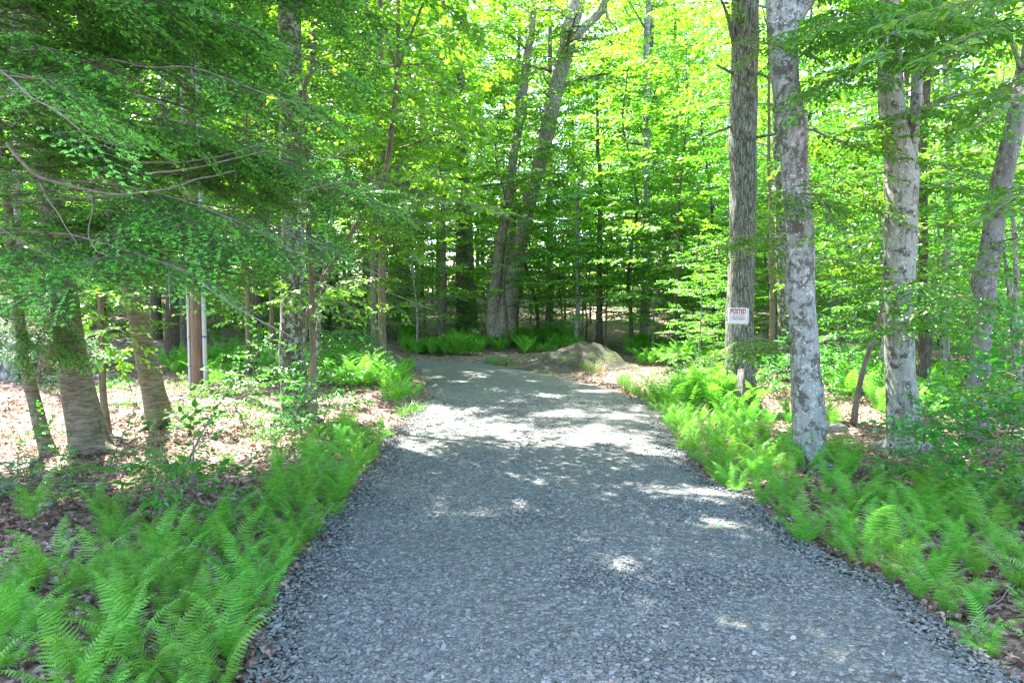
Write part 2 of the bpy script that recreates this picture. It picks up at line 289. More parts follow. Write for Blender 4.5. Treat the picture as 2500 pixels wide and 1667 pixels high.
# ------------------------------------------------------------------ ground and road
def axis(brk):
    a = []
    for x0, x1, st in brk: a += list(np.arange(x0, x1, st))
    return np.array(a + [brk[-1][1]])
xs = axis([(-260, -60, 20), (-60, -16, 2), (-16, 14, .22), (14, 60, 2), (60, 260, 20)])
ys = axis([(-60, -8, 6), (-8, 1, 1), (1, 26, .2), (26, 60, 1.5), (60, 300, 20)])
X, Y = np.meshgrid(xs, ys, indexing='ij'); Z = terrain(X.ravel(), Y.ravel()).reshape(X.shape)
a, c_ = X.shape; idx = np.arange(a * c_).reshape(a, c_)
mb = MB(); mb.add(np.stack([X, Y, Z], -1), None, np.stack([idx[:-1, :-1], idx[1:, :-1], idx[1:, 1:], idx[:-1, 1:]], -1).reshape(-1, 4))
tag(mb.build('ground', [M['floor']], None, True), kind='structure')
mb = MB(); K = 17; s = np.linspace(0, 1, K)
V = el[:, None, :] * (1 - s)[None, :, None] + er[:, None, :] * s[None, :, None]
z = .022 + .03 * np.sin(math.pi * s)[None] + .008 * vn(V[..., 0] * 2, V[..., 1] * 2) - .04 * (np.abs(s * 2 - 1) > .999)[None]
idx = np.arange(NR * K).reshape(NR, K)
mb.add(np.concatenate([V, z[..., None]], -1), None, np.stack([idx[:-1, :-1], idx[:-1, 1:], idx[1:, 1:], idx[1:, :-1]], -1).reshape(-1, 4))
tag(mb.build('gravel_road', [M['gravel']], None, True), kind='structure')
def roadz(x, y): return .03
# loose stones, near part of the road (too many to count: stuff)
ico_v = []; ph = (1 + 5 ** .5) / 2
for a, b_ in ((1, ph), (-1, ph), (1, -ph), (-1, -ph)): ico_v += [(a, b_, 0), (0, a, b_), (b_, 0, a)]
ico_v = unit(np.array(ico_v, float))
ico_f = []
for i in range(12):
    for j in range(i + 1, 12):
        for k in range(j + 1, 12):
            if all(np.linalg.norm(ico_v[p] - ico_v[q]) < 1.1 for p, q in ((i, j), (j, k), (i, k))):
                n = np.cross(ico_v[j] - ico_v[i], ico_v[k] - ico_v[i]); ico_f.append((i, j, k) if n @ ico_v[i] > 0 else (i, k, j))
def rotz(a):
    c, s_ = np.cos(a), np.sin(a); z = np.zeros_like(c); o = np.ones_like(c); return np.stack([np.stack([c, -s_, z], -1), np.stack([s_, c, z], -1), np.stack([z, z, o], -1)], -2)
def rrot(n, tilt):
    A = rotz(rng.uniform(0, 6.28, n)); t = rng.normal(0, tilt, n); c, s_ = np.cos(t), np.sin(t); z = np.zeros(n); o = np.ones(n)
    B = np.stack([np.stack([o, z, z], -1), np.stack([z, c, -s_], -1), np.stack([z, s_, c], -1)], -2); return A @ B @ rotz(rng.uniform(0, 6.28, n))
mb = MB(); N = 190000
y = 2.2 + 9.5 * rng.random(N) ** 1.5; x = rng.uniform(-2.6, 4.2, N); d = rdist(x, y); k = (d < .12 + .1 * vn(x * 4, y * 4)) & (np.abs(x) < y * .85 + .3); x, y, d = x[k], y[k], d[k]
part = rng.integers(0, 5, len(x))
for v_ in range(5):
    pv = ico_v * rng.uniform(.72, 1.2, (12, 1)); pr = (pv, np.array(ico_f), np.zeros((0, 4), int), np.zeros(20, int), np.zeros(0, int)); q = part == v_; n = q.sum()
    sz = .0084 * rng.lognormal(0, .35, n).clip(.45, 2.2); A = rrot(n, .35) * sz[:, None, None]; A = A @ (np.eye(3)[None] * np.stack([rng.uniform(1.0, 1.5, n), rng.uniform(.75, 1, n), rng.uniform(.4, .7, n)], -1)[:, None, :])
    zz = .022 + .03 * np.clip(-d[q] / 1.7, 0, 1) + sz * rng.uniform(-.1, .5, n)
    mb.bake(pr, A, np.stack([x[q], y[q], zz], -1))
tag(mb.build('gravel', [M['stone']]), 'loose blue grey crushed stones covering the near part of the drive', 'gravel', kind='stuff')
# ------------------------------------------------------------------ leaves, sprays, fronds (prototypes)
def leafpro(wd=.52, lod=0, mat=0, fold=.10, droop=.14):
    mb = MB(); h = wd / 2
    if lod: mb.add([(0, 0, 0), (h, .42, fold * .6), (0, 1, -droop), (-h, .42, fold * .6)], None, [(0, 1, 2, 3)], mat)
    else:
        V = [(0, 0, 0), (0, .36, 0), (0, .72, -.03), (0, 1, -droop), (h * .92, .24, fold), (h, .52, fold), (h * .5, .83, fold * .3), (-h * .92, .24, fold), (-h, .52, fold), (-h * .5, .83, fold * .3)]
        mb.add(V, [(0, 4, 1), (0, 1, 7), (2, 6, 3), (2, 3, 9)], [(1, 4, 5, 2), (1, 2, 8, 7)], mat)
        mb.add([V[5], V[6], V[2], V[8], V[9]], [(0, 1, 2), (2, 4, 3)], None, mat)
    return mb.proto()
def stick(mb, p, q, r0, r1, m):
    p, q = np.asarray(p, float), np.asarray(q, float); d = unit(q - p); u = unit(np.cross(d, [.3, .2, 1])); v = np.cross(d, u)
    th = np.array([0, 2.09, 4.19]); o = np.cos(th)[:, None] * u + np.sin(th)[:, None] * v
    mb.add(np.vstack([p + r0 * o, q + r1 * o]), None, [(0, 1, 4, 3), (1, 2, 5, 4), (2, 0, 3, 5)], m)
def spraypro(seed, L=.45, size=.09, wd=.52, lod=0, side=2, thick=.0035):
    """leafy twig along +Y, leaves alternate and nearly flat; slot 0 leaf, slot 1 twig"""
    r = np.random.default_rng(seed); mb = MB(); lp = leafpro(wd, lod); H = []; T = []; U = []; Z = []
    def run(p, ang, ln, lv):
        d = np.array([math.sin(ang), math.cos(ang), 0]); n = max(2, int(ln / (size * .52))); q = p.copy(); sgn = 1 if r.random() < .5 else -1
        for i in range(n):
            a2 = ang + r.normal(0, .1); nq = q + np.array([math.sin(a2), math.cos(a2), -.04 * i / n]) * ln / n
            if lod == 0: stick(mb, q, nq, thick * (1 - .6 * i / n) * (1 if lv == 0 else .6), thick * (1 - .6 * (i + 1) / n) * (1 if lv == 0 else .6), 1)
            q = nq; sgn = -sgn
            if lv == 0 and side and 0 < i < n * .7 and i % side == 0: run(q, ang + sgn * r.uniform(.6, .95), ln * r.uniform(.35, .55) * (1 - .5 * i / n), 1)
            la = ang + sgn * r.uniform(.7, 1.1) if i < n - 1 else ang + r.normal(0, .2)
            H.append((math.sin(la), math.cos(la), r.normal(-.12, .22))); T.append(q); Z.append(size * r.uniform(.7, 1.12)); U.append((r.normal(0, .3), r.normal(0, .3), 1))
        return
    run(np.zeros(3), 0, L, 0)
    if lod == 1: stick(mb, (0, 0, 0), (0, L, 0), thick, thick * .4, 1)
    mb.bake(lp, frames(np.array(H), np.array(U)) * np.array(Z)[:, None, None], np.array(T)); return mb.proto()
def hempro(seed, L=.42, step=.0105, nl=.0145, nw=.0068, tips=4):
    """flat hemlock spray: slot 0 old needles, 1 twig, 2 pale new growth"""
    r = np.random.default_rng(seed); mb = MB(); nd = []; tip = []
    def needles(p, ang, ln):
        n = int(ln / step); d = np.array([math.sin(ang), math.cos(ang), 0])
        for i in range(n):
            q = p + d * (i * step) + np.array([0, 0, -.10 * (i * step) ** 1.3])
            for sg in (-1, 1): nd.append((q, ang + sg * r.uniform(.95, 1.35), nl * r.uniform(.75, 1.15) * (1 - .35 * i / n), r.normal(.02, .2)))
        e = p + d * ln + np.array([0, 0, -.1 * ln ** 1.3])
        if r.random() < .8:
            for i in range(tips):
                for sg in (-1, 1): tip.append((e + d * (i * .006), ang + sg * r.uniform(.35, .9), .0175 * r.uniform(.7, 1.1), r.normal(-.1, .35)))
        return e
    n = 13; q = np.zeros(3); sg = 1
    for i in range(n):
        nq = q + np.array([r.normal(0, .003), L / n, -.012 * i / n]); stick(mb, q, nq, .0022 * (1 - .7 * i / n), .0022 * (1 - .7 * (i + 1) / n), 1)
        a = sg * r.uniform(.75, 1.0); ln = (.19 * (1 - i / n) ** .8 + .03) * r.uniform(.7, 1.15)
        needles(nq, a, ln); d = np.array([math.sin(a), math.cos(a), 0])
        stick(mb, nq, nq + d * ln * .9, .0012, .0006, 1)
        if ln > .09:
            for f_, s2 in ((.35, 1), (.5, -1), (.66, 1)): needles(nq + d * ln * f_, a + s2 * .75, ln * r.uniform(.3, .42))
        if i > 1: needles(q, 0, L / n)
        q = nq; sg = -sg
    needles(q, 0, .05)
    for L_, mm, ww in ((nd, 0, nw), (tip, 2, .0095)):
        p = np.array([a[0] for a in L_]); an = np.array([a[1] for a in L_]); ln = np.array([a[2] for a in L_]); el_ = np.array([a[3] for a in L_])
        d = np.stack([np.sin(an), np.cos(an), el_], -1); s_ = np.stack([np.cos(an), -np.sin(an), 0 * an], -1) * ww / 2; k = len(p)
        if mm == 0: V = np.stack([p - s_, p + s_, p + d * ln[:, None]], 1).reshape(-1, 3); mb.add(V, np.arange(k * 3).reshape(-1, 3), None, 0)
        else:
            V = np.stack([p, p + d * ln[:, None] * .5 + s_, p + d * ln[:, None], p + d * ln[:, None] * .5 - s_], 1).reshape(-1, 3); mb.add(V, None, np.arange(k * 4).reshape(-1, 4), 2)
    return mb.proto()
def frond(mb, r, base, az, L, lean, wd=.2, npin=22, teeth=7, m=0):
    """one fern frond: arching midrib, narrow toothed side leaflets"""
    d = np.array([math.cos(az), math.sin(az), 0]); sd = np.array([-d[1], d[0], 0]); t = np.linspace(0, 1, npin + 6)
    el_ = lean - (lean + .05) * t ** 2.2 * r.uniform(.75, 1.1); st = L / (npin + 5)
    dirs = np.cos(el_)[:, None] * d + np.sin(el_)[:, None] * np.array([0, 0, 1.]); pts = np.asarray(base) + np.vstack([np.zeros(3), np.cumsum(dirs[:-1] * st, axis=0)])
    for i in range(0, len(pts) - 1, 3): stick(mb, pts[i], pts[min(i + 3, len(pts) - 1)], .0026 * (1 - .8 * t[i]) + .0004, .0026 * (1 - .8 * t[min(i + 3, len(pts) - 1)]) + .0004, m)
    tw = r.normal(0, .15)
    for i in range(5, len(pts)):
        f_ = (i - 5) / (len(pts) - 5); ln = wd / 2 * min(1, .62 + f_ * 1.9) * (1 - f_ ** 1.6) * r.uniform(.88, 1.08) + .004
        up = unit(np.cross(sd, dirs[i])) * -1
        up = up if up[2] > 0 else -up
        for sg in (-1, 1):
            pd = unit(sd * sg * math.cos(.38) + dirs[i] * math.sin(.38) + up * (-.18 + tw * sg + r.normal(0, .08))); pw = st * (.43 if teeth else .40)
            ax = unit(dirs[i] - pd * (dirs[i] @ pd)); p0 = pts[i]
            if not teeth:
                mb.add([p0 - ax * pw * .6, p0 + ax * pw * .6, p0 + pd * ln * .6 + ax * pw * .7, p0 + pd * ln - up * ln * .12, p0 + pd * ln * .6 - ax * pw * .7], [(2, 3, 4)], [(0, 1, 2, 4)], m); continue
            n = teeth; s_ = np.linspace(0, 1, n + 1); V = [p0]; V = []
            c = p0 + pd * ln * s_[:, None] - up * (ln * .16 * s_[:, None] ** 2)
            out = c[:-1] + (c[1:] - c[:-1]) * .75; ww = pw * (1.15 - .95 * s_[:-1] ** 1.3)[:, None]
            V = np.vstack([c, out + ax * ww, out - ax * ww]); T_ = []
            for k in range(n): T_ += [(k, n + 1 + k, k + 1), (k, k + 1, n + 1 + n + k)]
            mb.add(V, T_, None, m)
def fernpro(seed, n=6, L=.5, teeth=7, npin=22, wd=.2):
    r = np.random.default_rng(seed); mb = MB(); a0 = r.uniform(0, 6.28)
    for i in range(n): frond(mb, r, (r.normal(0, .025), r.normal(0, .025), 0), a0 + i * 6.28 / n + r.normal(0, .3), L * r.uniform(.75, 1.15), r.uniform(1.1, 1.48), wd * r.uniform(.85, 1.15), npin, teeth)
    return mb
def bladepro(seed, n=60, L=.3, rad=.09):
    r = np.random.default_rng(seed); mb = MB()
    for i in range(n):
        a = r.uniform(0, 6.28); rr = rad * math.sqrt(r.random()); p = np.array([math.cos(a) * rr, math.sin(a) * rr, 0]); a += r.normal(0, .6); l = L * r.uniform(.5, 1.1); le = r.uniform(.1, .7)
        d = np.array([math.cos(a), math.sin(a), 0]); sd = np.array([-d[1], d[0], 0]) * .0022
        q1 = p + d * l * .35 * math.sin(le) + np.array([0, 0, l * .55]); q2 = p + d * l * (.4 + .5 * math.sin(le)) + np.array([0, 0, l * (.9 - .6 * le)])
        mb.add([p - sd, p + sd, q1 + sd, q2, q1 - sd], [(2, 3, 4)], [(0, 1, 2, 4)])
    return mb
SP = {'beech0': [spraypro(s_, .42, .088, .52, 0) for s_ in range(4)], 'beech1': [spraypro(10 + s_, .42, .105, .58, 1) for s_ in range(4)],
      'maple0': [spraypro(20 + s_, .34, .115, .80, 0, 0) for s_ in range(4)], 'maple1': [spraypro(30 + s_, .40, .112, .78, 1) for s_ in range(4)],
      'hem': [hempro(40 + s_) for s_ in range(4)], 'hemf': [hempro(44 + s_, .42, .03, .024, .02, 1) for s_ in range(4)], 'under0': [spraypro(50 + s_, .36, .10, .56, 0, 3) for s_ in range(4)],
      'big0': [spraypro(60 + s_, .30, .105, .58, 0, 0) for s_ in range(4)]}
SPM = {'beech0': ('beech', 'twig'), 'beech1': ('beech', 'twig'), 'maple0': ('maple', 'twig'), 'maple1': ('maple', 'twig'), 'hem': ('hem', 'twig', 'hemtip'), 'under0': ('under', 'twig'), 'big0': ('beech', 'twig')}
# ------------------------------------------------------------------ growing limbs
class Tree:
    def __init__(s, kind): s.kind = kind; s.wood = MB(); s.woods = [s.wood]; s.sp = []      # sprays: (pos, heading, up, scale)
    def spray(s, p, h, up=(0, 0, 1), sc=1.): s.sp.append((np.asarray(p, float), np.asarray(h, float), np.asarray(up, float), sc))
    def crown(s, keep=None):
        mb = MB()
        if not s.sp: return mb
        p = np.array([a[0] for a in s.sp]); h = np.array([a[1] for a in s.sp]); u = np.array([a[2] for a in s.sp]); sc = np.array([a[3] for a in s.sp])
        if keep is not None: k = keep(p + unit(h) * .2 * sc[:, None]); p, h, u, sc = p[k], h[k], u[k], sc[k]
        v = rng.integers(0, 4, len(p)); fr = frames(h, u) * sc[:, None, None]; fl = np.where(rng.random(len(p)) < .5, -1., 1.); fr[:, :, 0] *= fl[:, None]
        px, py, f = proj(p); far = ((px < -60) | (px > 2420) | (py < -60) | (f > 9)) & (s.kind == 'hem')
        for i, pr in enumerate(SP[s.kind]):
            mb.bake(pr, fr[(v == i) & ~far], p[(v == i) & ~far])
            if far.any(): mb.bake(SP['hemf'][i], fr[(v == i) & far], p[(v == i) & far])
        s.kept = len(p); return mb
def along(pts, n):
    pts = resample(pts, n) if len(pts) > 2 else np.linspace(pts[0], pts[-1], n); return pts
def limb(T, pts, r0, r1, side=.7, gap=.16, sc=1., droop=.0, ang=(.6, 1.1), start=.12, updown=.15, dens=1., seg=5, tipn=True, twigr=.006, second=True):
    """limb along pts with side branches lying flat, leafy sprays along every side branch"""
    pts = np.asarray(pts, float); L = np.linalg.norm(np.diff(pts, axis=0), axis=1).sum(); n = max(5, int(L / .12)); c = along(pts, n)
    T.wood = MB(); T.woods.append(T.wood)
    c = c + np.stack([vn(c[:, 0] * 3, c[:, 1] * 3, c[:, 2] * 3 + i * 9) for i in range(3)], -1) * .03 * min(1, L)
    tube(T.wood, c, np.linspace(r0, r1, n), seg); s = start; sg = 1 if rng.random() < .5 else -1; spl = .40 * sc
    while s < 1:
        i = min(n - 2, int(s * (n - 1))); p = c[i]; d = unit(c[i + 1] - c[i]); sdv = unit(np.cross(d, [0, 0, 1])) * sg; a = rng.uniform(*ang)
        ln = side * (1 - s) ** .7 * rng.uniform(.7, 1.2) + .12 * sc; h = unit(d * math.cos(a) + sdv * math.sin(a) + np.array([0, 0, rng.normal(0, updown) - droop * .3]))
        if second and ln > spl * .8:
            m_ = max(3, int(ln / .12)); tt = np.linspace(0, 1, m_)[:, None]; q = p + h * ln * tt + np.array([0, 0, -1]) * droop * ln * tt ** 2 + np.array([0, 0, 1]) * rng.normal(0, .04) * np.sin(tt * 3)
            tube(T.wood, q, np.linspace(max(.0028, r0 * .30), .0018, m_), 4)
            k = 0.25 * spl; s2 = 1 if rng.random() < .5 else -1
            while k < ln:
                j = min(m_ - 2, int(k / ln * (m_ - 1))); f_ = k / ln; pp = q[j] + (q[j + 1] - q[j]) * (f_ * (m_ - 1) - j); dd = unit(q[j + 1] - q[j]); ss = unit(np.cross(dd, [0, 0, 1])) * s2; b = rng.uniform(.45, 1.0)
                T.spray(pp, dd * math.cos(b) + ss * math.sin(b) + np.array([0, 0, rng.normal(-droop * .4, .12)]), np.array([rng.normal(0, .22), rng.normal(0, .22), 1]), sc * rng.uniform(.7, 1.1)); k += spl * .30 / dens * rng.uniform(.7, 1.3); s2 = -s2
            T.spray(q[-1], h + np.array([0, 0, -droop]), np.array([rng.normal(0, .2), rng.normal(0, .2), 1]), sc)
        else: T.spray(p, h, np.array([rng.normal(0, .25), rng.normal(0, .25), 1]), sc * rng.uniform(.75, 1.1))
        s += gap / L * rng.uniform(.7, 1.3); sg = -sg
    if tipn: T.spray(c[-1], unit(c[-1] - c[-2]), (0, 0, 1), sc)
# ------------------------------------------------------------------ trunks
def trunkpath(pp, Y, H=None, top=.5, lean=None):
    """points (px, py, width px), highest first, at depth Y; continued upward to height H"""
    pts = []; rad = []
    for a in pp:
        y = a[3] if len(a) > 3 else Y; p = P(a[0], a[1], y); pts.append(p); rad.append(a[2] / 2 * math.hypot(y, p[0]) / F * (y / math.hypot(y, p[0])))
    pts, rad = pts[::-1], rad[::-1]; pts = [np.array(p) for p in pts]; g = tz(pts[0][0], pts[0][1]); b = pts[0].copy()
    if b[2] > g - .1: d = unit(pts[0] - pts[1]); d[2] = min(d[2], -.8); b = pts[0] + d * ((pts[0][2] - g + .12) / -d[2]); pts.insert(0, b); rad.insert(0, rad[0] * 1.05)
    if H and pts[-1][2] < H:
        d = unit(pts[-1] - pts[-3 if len(pts) > 3 else 0]); d = unit(d + np.array([0, 0, .6])); r_ = rad[-1]; z0 = pts[-1][2]; k = 4
        for i in range(1, k + 1): pts.append(pts[-1] + d * ((H - z0) / k / d[2]) + rng.normal(0, .05, 3) * [1, 1, 0]); rad.append(r_ * (1 - (1 - top) * i / k))
    return np.array(pts), np.array(rad), g
def trunk(mb, pts, rad, g, n=24, step=.05, bumpy=.05, flare=.45, lobes=5, fz=.16, ph=0., maxz=7.5, furrow=0.):
    L = np.r_[0, np.cumsum(np.linalg.norm(np.diff(pts, axis=0), axis=1))]; N = max(10, int(L[-1] / step)); c = resample(pts, N); s = np.linspace(0, L[-1], N); r = np.interp(s, L, rad)
    c[:, 0] += .012 * vn(c[:, 2] * 2, ph); c[:, 1] += .012 * vn(c[:, 2] * 2, ph + 9)
    def disp(th, pt):
        T_, Zz = np.meshgrid(th, pt[:, 2]); zr = np.maximum(0, Zz - g); k = 1 + bumpy * vn(np.cos(T_) * 1.6 + ph, np.sin(T_) * 1.6, Zz * 2.2) + bumpy * .5 * vn(np.cos(T_) * 4 + ph, np.sin(T_) * 4, Zz * 7)
        k = k + flare * np.exp(-zr / fz) * (.12 + .85 * np.maximum(0, np.cos(T_ * lobes + ph + 1.3 * np.sin(T_ + ph))) ** 1.5)
        if furrow: k = k + furrow * (np.abs(vn(np.cos(T_) * 7 + ph + .5 * Zz, np.sin(T_) * 7, Zz * 1.3)) - .4)
        return k
    tube(mb, c, r, n, 0, disp); return c, r
def roots(mb, base, r, n, seed, L=.7):
    q = np.random.default_rng(seed)
    for i in range(n):
        a = q.uniform(0, 6.28); l = L * q.uniform(.6, 1.2); k = 8; t = np.linspace(0, 1, k); x = base[0] + np.cos(a + .5 * t) * (r * .4 + l * t); y = base[1] + np.sin(a + .5 * t) * (r * .4 + l * t)
        tube(mb, np.stack([x, y, terrain(x, y) + .12 * (1 - t) ** 2 - .03 * t], -1), np.linspace(r * .5, .012, k), 8, 0, lambda th, pt: 1 + .15 * vn(pt[:, :1] * 9, th[None] * 2, pt[:, 1:2] * 9))
def finish(name, root_loc, label, cat, mbt, bk, T=None, keep=None, group=None, tree_extra=None):
    o = empty(name, root_loc, label, cat, group); mbt.build('trunk', [M[bk]], o, True)
    if T is not None:
        hid = MB(); cnt = 0
        for w_ in T.woods:
            if not w_.n: continue
            pr = w_.proto(); px, py, f = proj(pr[0]); vis = ((px > 0) & (px < 2352) & (py > 0) & (py < 1568) & (f > .2)).mean() > .25
            if vis and cnt < 95: w_.build('branch', [M['twig']], o, True); cnt += 1
            else: hid.bake(pr, np.eye(3)[None], np.zeros((1, 3)))
        if hid.n: hid.build('branch', [M['twig']], o, True)['kind'] = 'stuff'
        T.crown(keep).build('crown', [M[a] for a in SPM[T.kind]], o)
    return o
# ------------------------------------------------------------------ the big trees beside the drive
def keepshade(p): return ~sunlit(p)  # crown mask: leaves are shaped to let the chosen sun patches through
def above(p, m=40):
    """above the top of the frame, or well outside it"""
    px, py, f = proj(p); return (py < m) | (px < -150) | (px > 2500) | (p[..., 1] < .8)
def crownlimbs(T, pts, rad, z0, z1, n, L, rise=.35, side=1.0, gap=.3, sc=1.2, aim=None, droop=.1, dens=1.):
    for i in range(n):
        z = z0 + (z1 - z0) * (i + rng.random()) / n; k = int(np.argmin(np.abs(pts[:, 2] - z))); p = pts[k]; a = i * 2.4 + rng.normal(0, .3)
        if aim is not None and i % 2: a = aim + rng.normal(0, .6)
        l = L * (1 - .55 * ((z - z0) / (z1 - z0)) ** 1.5) * rng.uniform(.75, 1.15); e = np.array([math.cos(a), math.sin(a), rise * rng.uniform(.5, 1.5)])
        q = [p, p + e * l * .4, p + e * l * .75 + [0, 0, -droop * l * .3], p + e * l + [0, 0, -droop * l]]
        limb(T, q, max(.012, rad[k] * .38), .006, side, gap, sc, droop, dens=dens, seg=6)
heroes = {}
def hero(name, label, cat, path, Y, bk, kind=None, H=11, loc=None, group=None, **kw):
    pts, rad, g = trunkpath(path, Y, H); mbt = MB(); tk = {k: v for k, v in kw.items()}
    c, r = trunk(mbt, pts, rad, g, **tk); heroes[name, label] = (c, r, g)
    return mbt, c, r, (pts[1] if False else np.array([c[0][0], c[0][1], g]))
# R1 grey trunk that carries the sign
mbt, c, r, b = hero('grey_barked_tree', '', '', [(1712, -10, 60), (1711, 168, 58), (1706, 285, 62), (1706, 400, 60), (1705, 535, 58), (1702, 620, 59), (1700, 720, 62), (1699, 830, 67), (1699, 905, 76), (1700, 952, 84)], 10.25, 'bk_ash', H=13, n=44, step=.035, furrow=.055, flare=.30, lobes=4, fz=.2, ph=1.3)
for a, bb, d_ in (((1690, 110), (1672, 40), (1655, -5)), ((1690, 172), (1662, 158), (1646, 150)), ((1690, 285), (1655, 300), (1622, 312)), ((1720, 320), (1760, 312), (1800, 305)), ((1725, 165), (1750, 172), (1770, 180))):
    q = [P(*a, 10.25), P(*bb, 10.1), P(*d_, 9.9)]; tube(mbt, along(q, 9), np.linspace(.05 if a[1] == 110 else .024, .012, 9), 8)
roots(mbt, b, .26, 5, 3, .5)
T = Tree('beech0'); crownlimbs(T, c, r, 6.8, 12.8, 22, 4.6, .25, 1.4, .26, 1.3, aim=R(190))
for q in ([(1700, 60, 10.2), (1600, 40, 9.6), (1500, 60, 9.2)],): pass
finish('grey_barked_tree', b, 'straight furrowed grey tree that carries the small white sign', 'tree', mbt, 'bk_ash', T, lambda p: keepshade(p) & above(p, 0))
# R2 lichened beech
mbt, c, r, b = hero('beech_tree', '', '', [(1794, -10, 66), (1799, 101, 64), (1804, 168, 60), (1811, 235, 60), (1822, 290, 63), (1824, 315, 62), (1825, 360, 58), (1831, 470, 59), (1838, 560, 60), (1836, 675, 66), (1843, 729, 58), (1850, 830, 63), (1857, 931, 72), (1859, 1000, 72), (1860, 1075, 86)], 6.9, 'bk_beech', H=12, n=44, step=.03, bumpy=.06, flare=.3, lobes=3, fz=.12, ph=4.1)
q = [P(1812, 60, 6.9), P(1840, 20, 6.85), P(1862, -20, 6.8), P(1900, -160, 6.6)]; tube(mbt, along(q, 10), np.linspace(.09, .05, 10), 12)
roots(mbt, b, .16, 4, 5, .35)
T = Tree('beech0'); crownlimbs(T, c, r, 5.0, 11.6, 22, 4.0, .25, 1.3, .26, 1.2, aim=R(180))
low = Tree('beech0')
limb(low, [P(1830, 800, 6.95), P(1760, 800, 7.2), P(1670, 812, 7.5), P(1590, 828, 7.7), P(1545, 842, 7.8)], .010, .003, .22, .085, .60, .1, updown=.08)
limb(low, [P(1825, 790, 6.95), P(1740, 775, 7.1), P(1680, 800, 7.0)], .008, .003, .18, .085, .6, .15, updown=.08)
limb(low, [P(1830, 540, 6.9), P(1770, 545, 7.4), P(1680, 560, 7.9), P(1600, 590, 8.3), P(1555, 600, 8.4)], .010, .003, .25, .09, .66, .12, updown=.08)
limb(low, [P(1835, 440, 6.85), P(1880, 452, 6.3), P(1905, 500, 6.1), P(1900, 560, 6.0)], .010, .003, .25, .1, .62, .2)
limb(low, [P(1835, 440, 6.85), P(1850, 470, 6.3), P(1800, 500, 6.2)], .010, .003, .18, .1, .62, .2)
limb(low, [P(1800, 95, 6.9), P(1790, 110, 6.3), P(1740, 90, 6.0), P(1722, 60, 5.9)], .012, .003, .2, .11, .62, .15)
for q in ([(1845, 300, 6.8), (1920, 320, 7.3), (2000, 345, 7.8), (2080, 380, 8.0)], [(1850, 420, 6.9), (1930, 440, 7.4), (2010, 480, 7.8)], [(1850, 600, 7), (1920, 600, 7.8), (2020, 640, 8.2)]):
    limb(low, [P(*a) for a in q], .012, .003, .45, .13, .8, .12)
n0 = len(T.sp); T.sp += low.sp; T.woods += low.woods
def kp(p):
    k = keepshade(p) & above(p, 0); k[n0:] = True; return k
finish('beech_tree', b, 'pale lichen blotched beech trunk nearest the drive, right of the sign tree', 'tree', mbt, 'bk_beech', T, kp)
# R3 forked beech
mbt, c, r, b = hero('beech_tree', '', '', [(2040, -10, 40), (2040, 67, 46), (2044, 168, 50), (2051, 269, 54), (2062, 340, 58), (2070, 400, 72), (2069, 470, 68), (2068, 560, 68), (2067, 662, 62), (2067, 762, 62), (2070, 863, 62), (2075, 931, 70), (2079, 1000, 76), (2080, 1045, 92)], 7.6, 'bk_beech2', H=12, n=44, step=.03, bumpy=.05, flare=.3, lobes=3, ph=7.7)
c2, r2 = trunk(mbt, np.array([P(2088, 430, 7.6), P(2096, 336, 7.6), P(2103, 235, 7.62), P(2106, 120, 7.65), P(2112, 0, 7.7), P(2125, -200, 7.8), P(2140, -400, 8)]), np.array([.075, .062, .058, .054, .05, .04, .03]), -5, 18, bumpy=.05, flare=0)
roots(mbt, b, .18, 4, 8, .4)
T = Tree('beech0'); crownlimbs(T, c, r, 5.2, 11.6, 15, 3.4, .3, 1.2, .28, 1.2, aim=R(190)); n0 = len(T.sp)
for q, s_ in (([(2060, 120, 7.5), (1980, 150, 6.6), (1900, 190, 6.0), (1850, 240, 5.8)], .55), ([(2060, 60, 7.5), (2010, 40, 6.2), (1930, 40, 5.4), (1870, 70, 5.2)], .6), ([(2070, 60, 7.5), (2130, 40, 6.2), (2180, 80, 5.4), (2200, 140, 5)], .6), ([(2070, 20, 7.5), (2060, 20, 6), (2050, 60, 5), (2040, 110, 4.6)], .45),
              ([(2085, 640, 7.55), (2150, 665, 7.0), (2240, 690, 6.4), (2330, 720, 6.0)], .5), ([(2085, 640, 7.5), (2060, 655, 7.1), (1990, 690, 6.9), (1930, 720, 7.0)], .3), ([(2085, 740, 7.5), (2080, 740, 7.0), (2060, 765, 6.8), (2010, 770, 6.8)], .18), ([(2090, 420, 7.6), (2160, 430, 7.6), (2240, 450, 7.7)], .5), ([(2100, 250, 7.6), (2180, 270, 7.7), (2260, 300, 7.8)], .5)):
    limb(T, [P(*a) for a in q], .011, .003, s_, .13, .78, .15)
finish('beech_tree', b, 'forked pale beech with dark spots, between the lichen beech and the crooked trunk', 'tree', mbt, 'bk_beech2', T, kp)
# R4 crooked tree at the right edge
mbt, c, r, b = hero('crooked_tree', '', '', [(2370, 120, 40, 8.3), (2345, 200, 44, 8.2), (2332, 280, 40), (2307, 403, 42), (2287, 504, 40), (2273, 594, 46), (2259, 645, 50), (2266, 700, 40), (2255, 762, 36), (2250, 830, 42), (2243, 896, 45), (2241, 998, 48), (2240, 1030, 62)], 8.0, 'bk_mottle', H=12, n=32, step=.035, bumpy=.07, flare=.25, lobes=3, ph=2.2)
q = [P(2318, 236, 8.1), P(2260, 215, 7.9), P(2190, 222, 7.6), P(2120, 245, 7.3), P(2040, 275, 7.0)]; tube(mbt, along(q, 16), np.linspace(.028, .008, 16), 8)
q = [P(2345, 160, 8.2), P(2320, 90, 8.0), P(2270, 20, 7.8), P(2240, -60, 7.7)]; tube(mbt, along(q, 16), np.linspace(.03, .018, 16), 8)
